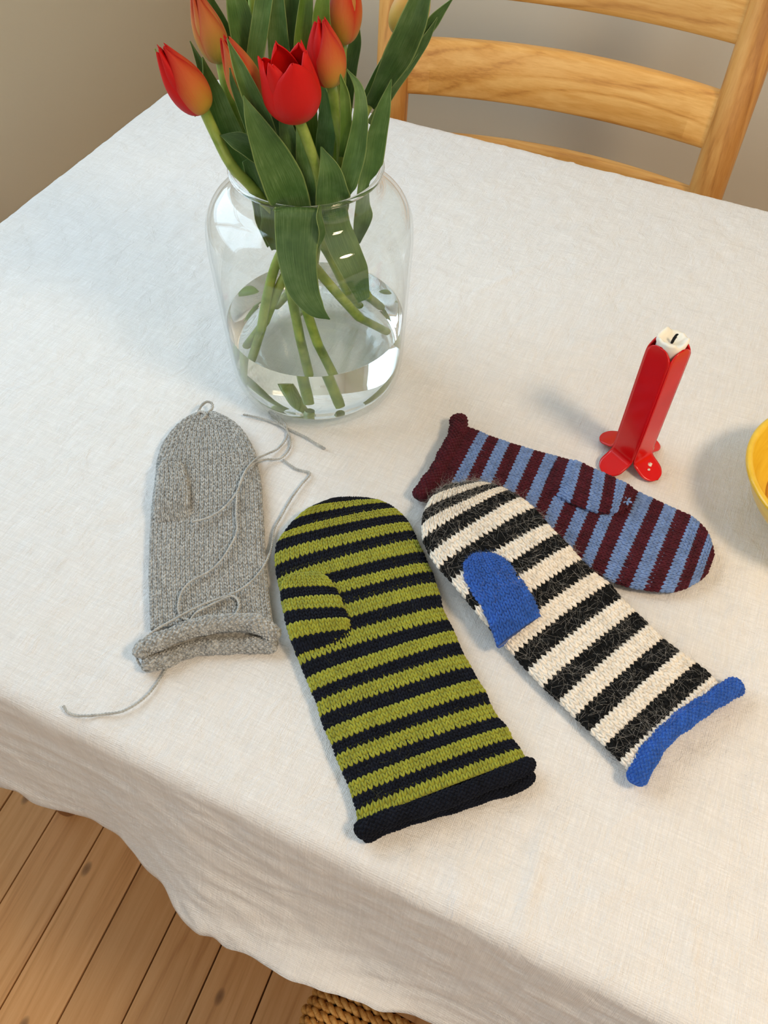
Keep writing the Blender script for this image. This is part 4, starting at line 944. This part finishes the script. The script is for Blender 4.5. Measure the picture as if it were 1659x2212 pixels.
def head(root, base, tip, rmax, mats, openness=0.0, spin=0.0, npet=6, peak=0.38):
    """Six petals in two rings round the axis base -> tip."""
    base = np.asarray(base); tip = np.asarray(tip); H = np.linalg.norm(tip - base); ax = (tip - base) / H
    e1 = nrm(np.cross(ax, CAM - base)); e2 = np.cross(ax, e1)        # e2 looks back at the camera side
    n, m = 16, 11; s = np.linspace(0, 1, n); t = np.linspace(-1, 1, m)
    for k in range(npet):
        ring = k % 2; phi0 = spin + k * 2 * math.pi / npet
        hh = H * (1.0 if ring == 0 else 0.97) * (1 + 0.04 * math.sin(k * 2.7)); sc_ = 1.0 if ring == 0 else 0.90
        body = np.sin(np.pi * np.clip(s, 0, 1) ** (math.log(0.5) / math.log(peak))); body = np.where(s < peak, np.abs(body) ** 0.7, np.abs(body) ** 0.95)
        closed = rmax * body
        opened = rmax * np.where(s < peak, body, 1.0 - 0.06 * np.sin((s - peak) / (1 - peak) * math.pi) + 0.10 * ((s - peak) / (1 - peak)) ** 3)
        R_ = (closed * (1 - openness) + opened * openness) * sc_ + 0.0022
        wmax = math.radians(66 if ring == 0 else 60)
        wid = wmax * np.where(s < 0.45, 1.0, np.clip(1 - ((s - 0.45) / 0.55) ** 2.2, 0, 1) ** 0.75)
        wid = np.maximum(wid, 0.02)
        V = []
        for i in range(n):
            ph = phi0 + t * wid[i] * (1 if openness > .5 else 1.0)
            r = R_[i] * (1 - 0.05 * t ** 2) + 0.0012 * np.cos(t * math.pi) * s[i] - (0.001 if ring else 0)
            zz = hh * s[i] - 0.10 * H * (np.abs(t) ** 2) * s[i] * 0.5 + (0.0015 * np.sin(9 * t + k) * s[i] ** 4)
            V.append(base + ax * zz[:, None] + r[:, None] * (np.cos(ph)[:, None] * e1 + np.sin(ph)[:, None] * e2))
        al = np.repeat(s, m); ac = np.tile(t, n)
        o = mesh('petal', np.array(V).reshape(-1, 3), grid_faces(n, m), M[mats[k % len(mats)]], root, attrs={'along': al, 'across': ac})
        solidify(o, 0.0008, 0); subsurf(o, 1)
def tulip(label, stem_pts):
    r0 = pt(stem_pts[-1]); root = empty('tulip', r0); set_props(root, label, 'tulip', 'tulips in the glass vase')
    s, P = stem(root, stem_pts); return root, P

# left, fully coloured flower leaning out
r, P = tulip('leftmost tulip, red and orange, leaning out over the table', [(440, 236, -.036), (466, 292, -.038), (502, 360, -.042), (546, 430, -.040), ('w', .012, -.016, .115), ('w', .062, .012, .022)])
head(r, pt((442, 240, -.036)), pt((346, 100, -.044), False), 0.0104, ['p_orange', 'p_orange', 'p_orange', 'p_orange', 'p_red', 'p_red'], 0.08, 5.05)
leaf(r, [(437, 122, -.006), (460, 205, -.008), (494, 300, -.012), (534, 385, -.020), (562, 440, -.024), (585, 530, -.02)], [0, 52, 70, 72, 70, 20], 20, 0.35, 'leaf')
leaf(r, [(335, 105, -.035), (355, 160, -.02), (425, 250, -.02)], [0, 8, 10], 0, 0.2, 'leaf_y')
# upper left bud
r, P = tulip('slim orange and green tulip bud rising at upper left', [(476, 128, .005), (492, 200, .005), (530, 320, 0), (585, 440, -.012), ('w', -.016, -.022, .105), ('w', -.004, -.040, .013)])
head(r, pt((477, 134, .005)), pt((420, -18, .0), False), 0.0080, ['p_green'], 0.0, 4.9)
leaf(r, [(444, -10, .02), (480, 60, .02), (505, 140, .018), (530, 250, .012), (570, 400, 0)], [22, 32, 40, 45, 30], 30, 0.4, 'leaf')
leaf(r, [(410, 88, .01), (440, 150, .008), (470, 225, .004), (510, 330, 0)], [0, 26, 34, 30], -25, 0.4, 'leaf')
# bud clasped by a leaf
r, P = tulip('orange tulip bud clasped by a green leaf, left of the open red one', [(556, 236, -.022), (580, 300, -.022), (606, 390, -.03), ('w', -.006, -.030, .11), ('w', .020, -.046, .012)])
head(r, pt((556, 240, -.022)), pt((482, 80, -.024), False), 0.0094, ['p_green', 'p_orange'], 0.0, 4.3)
leaf(r, [(490, 82, -.040), (512, 140, -.042), (536, 200, -.044), (562, 262, -.040), (590, 340, -.035)], [0, 30, 46, 52, 40], 15, 0.6, 'leaf')
leaf(r, [(496, 146, -.042), (503, 180, -.043), (520, 225, -.043), (545, 290, -.040)], [0, 13, 20, 24], -10, 0.4, 'leaf')
leaf(r, [(525, 205, -.050), (548, 262, -.052), (580, 330, -.050), (608, 390, -.048), (628, 445, -.046), (640, 500, -.04)], [0, 46, 84, 98, 88, 70], 8, 0.30, 'leaf')
# open red flower
r, P = tulip('fully open scarlet tulip at the front of the bouquet', [(644, 256, -.045), (662, 300, -.044), (688, 380, -.042), (692, 440, -.036), ('w', -.002, 0.0, .10), ('w', -.020, .030, .024)])
head(r, pt((645, 260, -.045)), pt((612, 112, -.048), False), 0.0164, ['p_red'], 0.74, 4.95, peak=0.42)
leaf(r, [(630, 462, -.0530), (641, 449, -.0575), (642, 449, -.0630), (642, 462, -.0665), (641, 505, -.0700), (642, 560, -.0765), (655, 625, -.084), (682, 668, -.088), (713, 690, -.090)], [90, 98, 102, 102, 98, 88, 72, 44, 0], 0, -0.10, 'leaf', clamp=False, n=54, fixa=True)
leaf(r, [(690, 443, -.062), (686, 470, -.068), (692, 505, -.070), (683, 545, -.068)], [10, 22, 24, 0], 50, 0.5, 'leaf', clamp=False)
leaf(r, [(648, 262, -.03), (664, 340, -.03), (680, 420, -.032), (690, 500, -.02)], [18, 52, 66, 40], -15, 0.3, 'leaf')
leaf(r, [(475, 292, -.040), (510, 304, -.044), (545, 322, -.044), (580, 352, -.040)], [0, 40, 52, 36], 12, 0.25, 'leaf', clamp=False)
# orange-red flower to the right
r, P = tulip('pointed orange-red tulip just right of the open scarlet one', [(716, 180, -.015), (726, 240, -.015), (738, 330, -.018), (722, 420, -.02), ('w', -.022, -.014, .115), ('w', -.062, -.006, .014)])
head(r, pt((716, 185, -.015)), pt((692, 40, -.018), False), 0.0104, ['p_orange', 'p_orange', 'p_orange', 'p_orange', 'p_red', 'p_red'], 0.06, 5.1, peak=0.40)
leaf(r, [(748, 148, -.018), (774, 190, -.022), (778, 250, -.026), (766, 330, -.03), (748, 400, -.034), (730, 470, -.03)], [0, 22, 36, 50, 46, 30], 10, 0.4, 'leaf')
leaf(r, [(733, 153, -.025), (745, 205, -.026), (748, 270, -.026), (740, 340, -.026)], [0, 24, 28, 16], -10, 0.4, 'leaf_y')
leaf(r, [(693, 316, -.045), (712, 370, -.048), (728, 440, -.047), (756, 530, -.052), (782, 600, -.060), (803, 660, -.062)], [0, 56, 84, 88, 72, 34], 0, 0.25, 'leaf')
# bud at the top
r, P = tulip('tall orange bud cut off by the top edge, behind the pointed one', [(738, 90, .020), (736, 200, .018), (726, 330, .010), (716, 440, .005), ('w', .028, .018, .11), ('w', .056, .036, .035)])
head(r, pt((738, 95, .020)), pt((750, -75, .020), False), 0.0094, ['p_orange', 'p_green'], 0.0, 4.4)
leaf(r, [(772, 30, .03), (766, 90, .03), (750, 160, .026), (738, 260, .02)], [0, 30, 40, 40], 20, 0.35, 'leaf')
leaf(r, [(700, -20, .01), (694, 50, .008), (704, 130, .006), (712, 240, .004), (712, 350, .0)], [26, 44, 46, 50, 40], 0, 0.35, 'leaf_y')
leaf(r, [(700, 190, .0), (712, 250, -.004), (706, 310, -.008), (700, 380, -.01)], [10, 52, 50, 40], -30, 0.3, 'leaf')
# wrapped bud on the right
r, P = tulip('rightmost tulip bud, yellow and pink, wrapped in a long green leaf', [(868, 62, .022), (838, 140, .020), (796, 226, .014), (750, 320, .005), (698, 420, -.004), ('w', -.028, -.012, .125), ('w', -.056, -.026, .014)])
head(r, pt((862, 80, .022)), pt((918, -62, .024), False), 0.0104, ['p_yellow', 'p_orange'], 0.0, 4.2)
leaf(r, [(915, -30, .000), (892, 40, -.004), (862, 110, -.002), (828, 175, .004), (798, 228, .010)], [40, 66, 70, 44, 26], 10, 0.5, 'leaf', clamp=False)
leaf(r, [(946, 36, .03), (918, 86, .03), (880, 145, .028), (845, 195, .02), (800, 270, .01)], [0, 22, 24, 24, 26], 20, 0.4, 'leaf')
leaf(r, [(982, -8, .035), (940, 40, .034), (905, 90, .032), (870, 150, .028)], [0, 28, 28, 18], 10, 0.4, 'leaf')
leaf(r, [(846, 170, -.008), (826, 235, -.010), (808, 310, -.010), (797, 390, -.012), (782, 470, -.01), (770, 525, 0)], [0, 38, 52, 54, 44, 14], 20, 0.4, 'leaf')
leaf(r, [(838, 100, .03), (812, 160, .03), (788, 215, .026), (765, 290, .02)], [0, 14, 16, 20], 0, 0.3, 'leaf')
# two more stems at the back, their heads above the picture
r, P = tulip('tall tulip at the back left, its flower above the top edge', [(545, -60, .030), (552, 60, .028), (575, 220, .020), (608, 390, .010), ('w', .014, .020, .11), ('w', .036, .048, .02)])
head(r, pt((545, -58, .030)), pt((535, -200, .030), False), 0.015, ['p_orange'], 0.0, 0.3)
leaf(r, [(494, -60, .012), (512, 20, .012), (530, 100, .010), (548, 190, .006), (580, 320, 0)], [20, 56, 66, 66, 50], 10, 0.4, 'leaf')
leaf(r, [(576, -30, .008), (562, 60, .004), (552, 140, .0), (560, 220, -.004), (590, 330, -.01)], [40, 42, 40, 44, 40], -10, 0.35, 'leaf')
leaf(r, [(520, -40, .035), (540, 10, .034), (552, 60, .032), (560, 130, .03)], [16, 24, 22, 12], 0, 0.3, 'leaf_y')
leaf(r, [(540, 340, -.03), (565, 400, -.034), (580, 470, -.036), (592, 540, -.03)], [40, 66, 60, 10], 0, 0.3, 'leaf')
r, P = tulip('tall tulip at the back centre, its flower above the top edge', [(640, -60, .035), (642, 60, .032), (650, 220, .022), (664, 390, .010), ('w', -.012, .02, .11), ('w', -.040, .044, .02)])
head(r, pt((640, -58, .035)), pt((642, -200, .035), False), 0.015, ['p_red'], 0.0, 0.3)
leaf(r, [(598, -40, .020), (600, 40, .018), (606, 120, .016), (618, 230, .010), (640, 360, .004)], [30, 46, 52, 60, 50], -15, 0.35, 'leaf')
leaf(r, [(665, -40, .018), (658, 40, .014), (654, 110, .010), (660, 220, .004), (668, 340, .0)], [24, 38, 44, 50, 46], 5, 0.35, 'leaf_y')
leaf(r, [(632, -40, .026), (634, 60, .026), (640, 160, .024), (650, 300, .018), (665, 420, .01)], [40, 60, 66, 70, 60], 20, 0.3, 'leaf')
leaf(r, [(610, 240, -.025), (626, 320, -.028), (640, 410, -.03), (650, 480, -.02)], [20, 50, 60, 40], 10, 0.3, 'leaf')
leaf(r, [(575, 200, .0), (590, 280, -.004), (612, 370, -.008), (630, 450, -.01)], [20, 60, 70, 50], -20, 0.3, 'leaf')
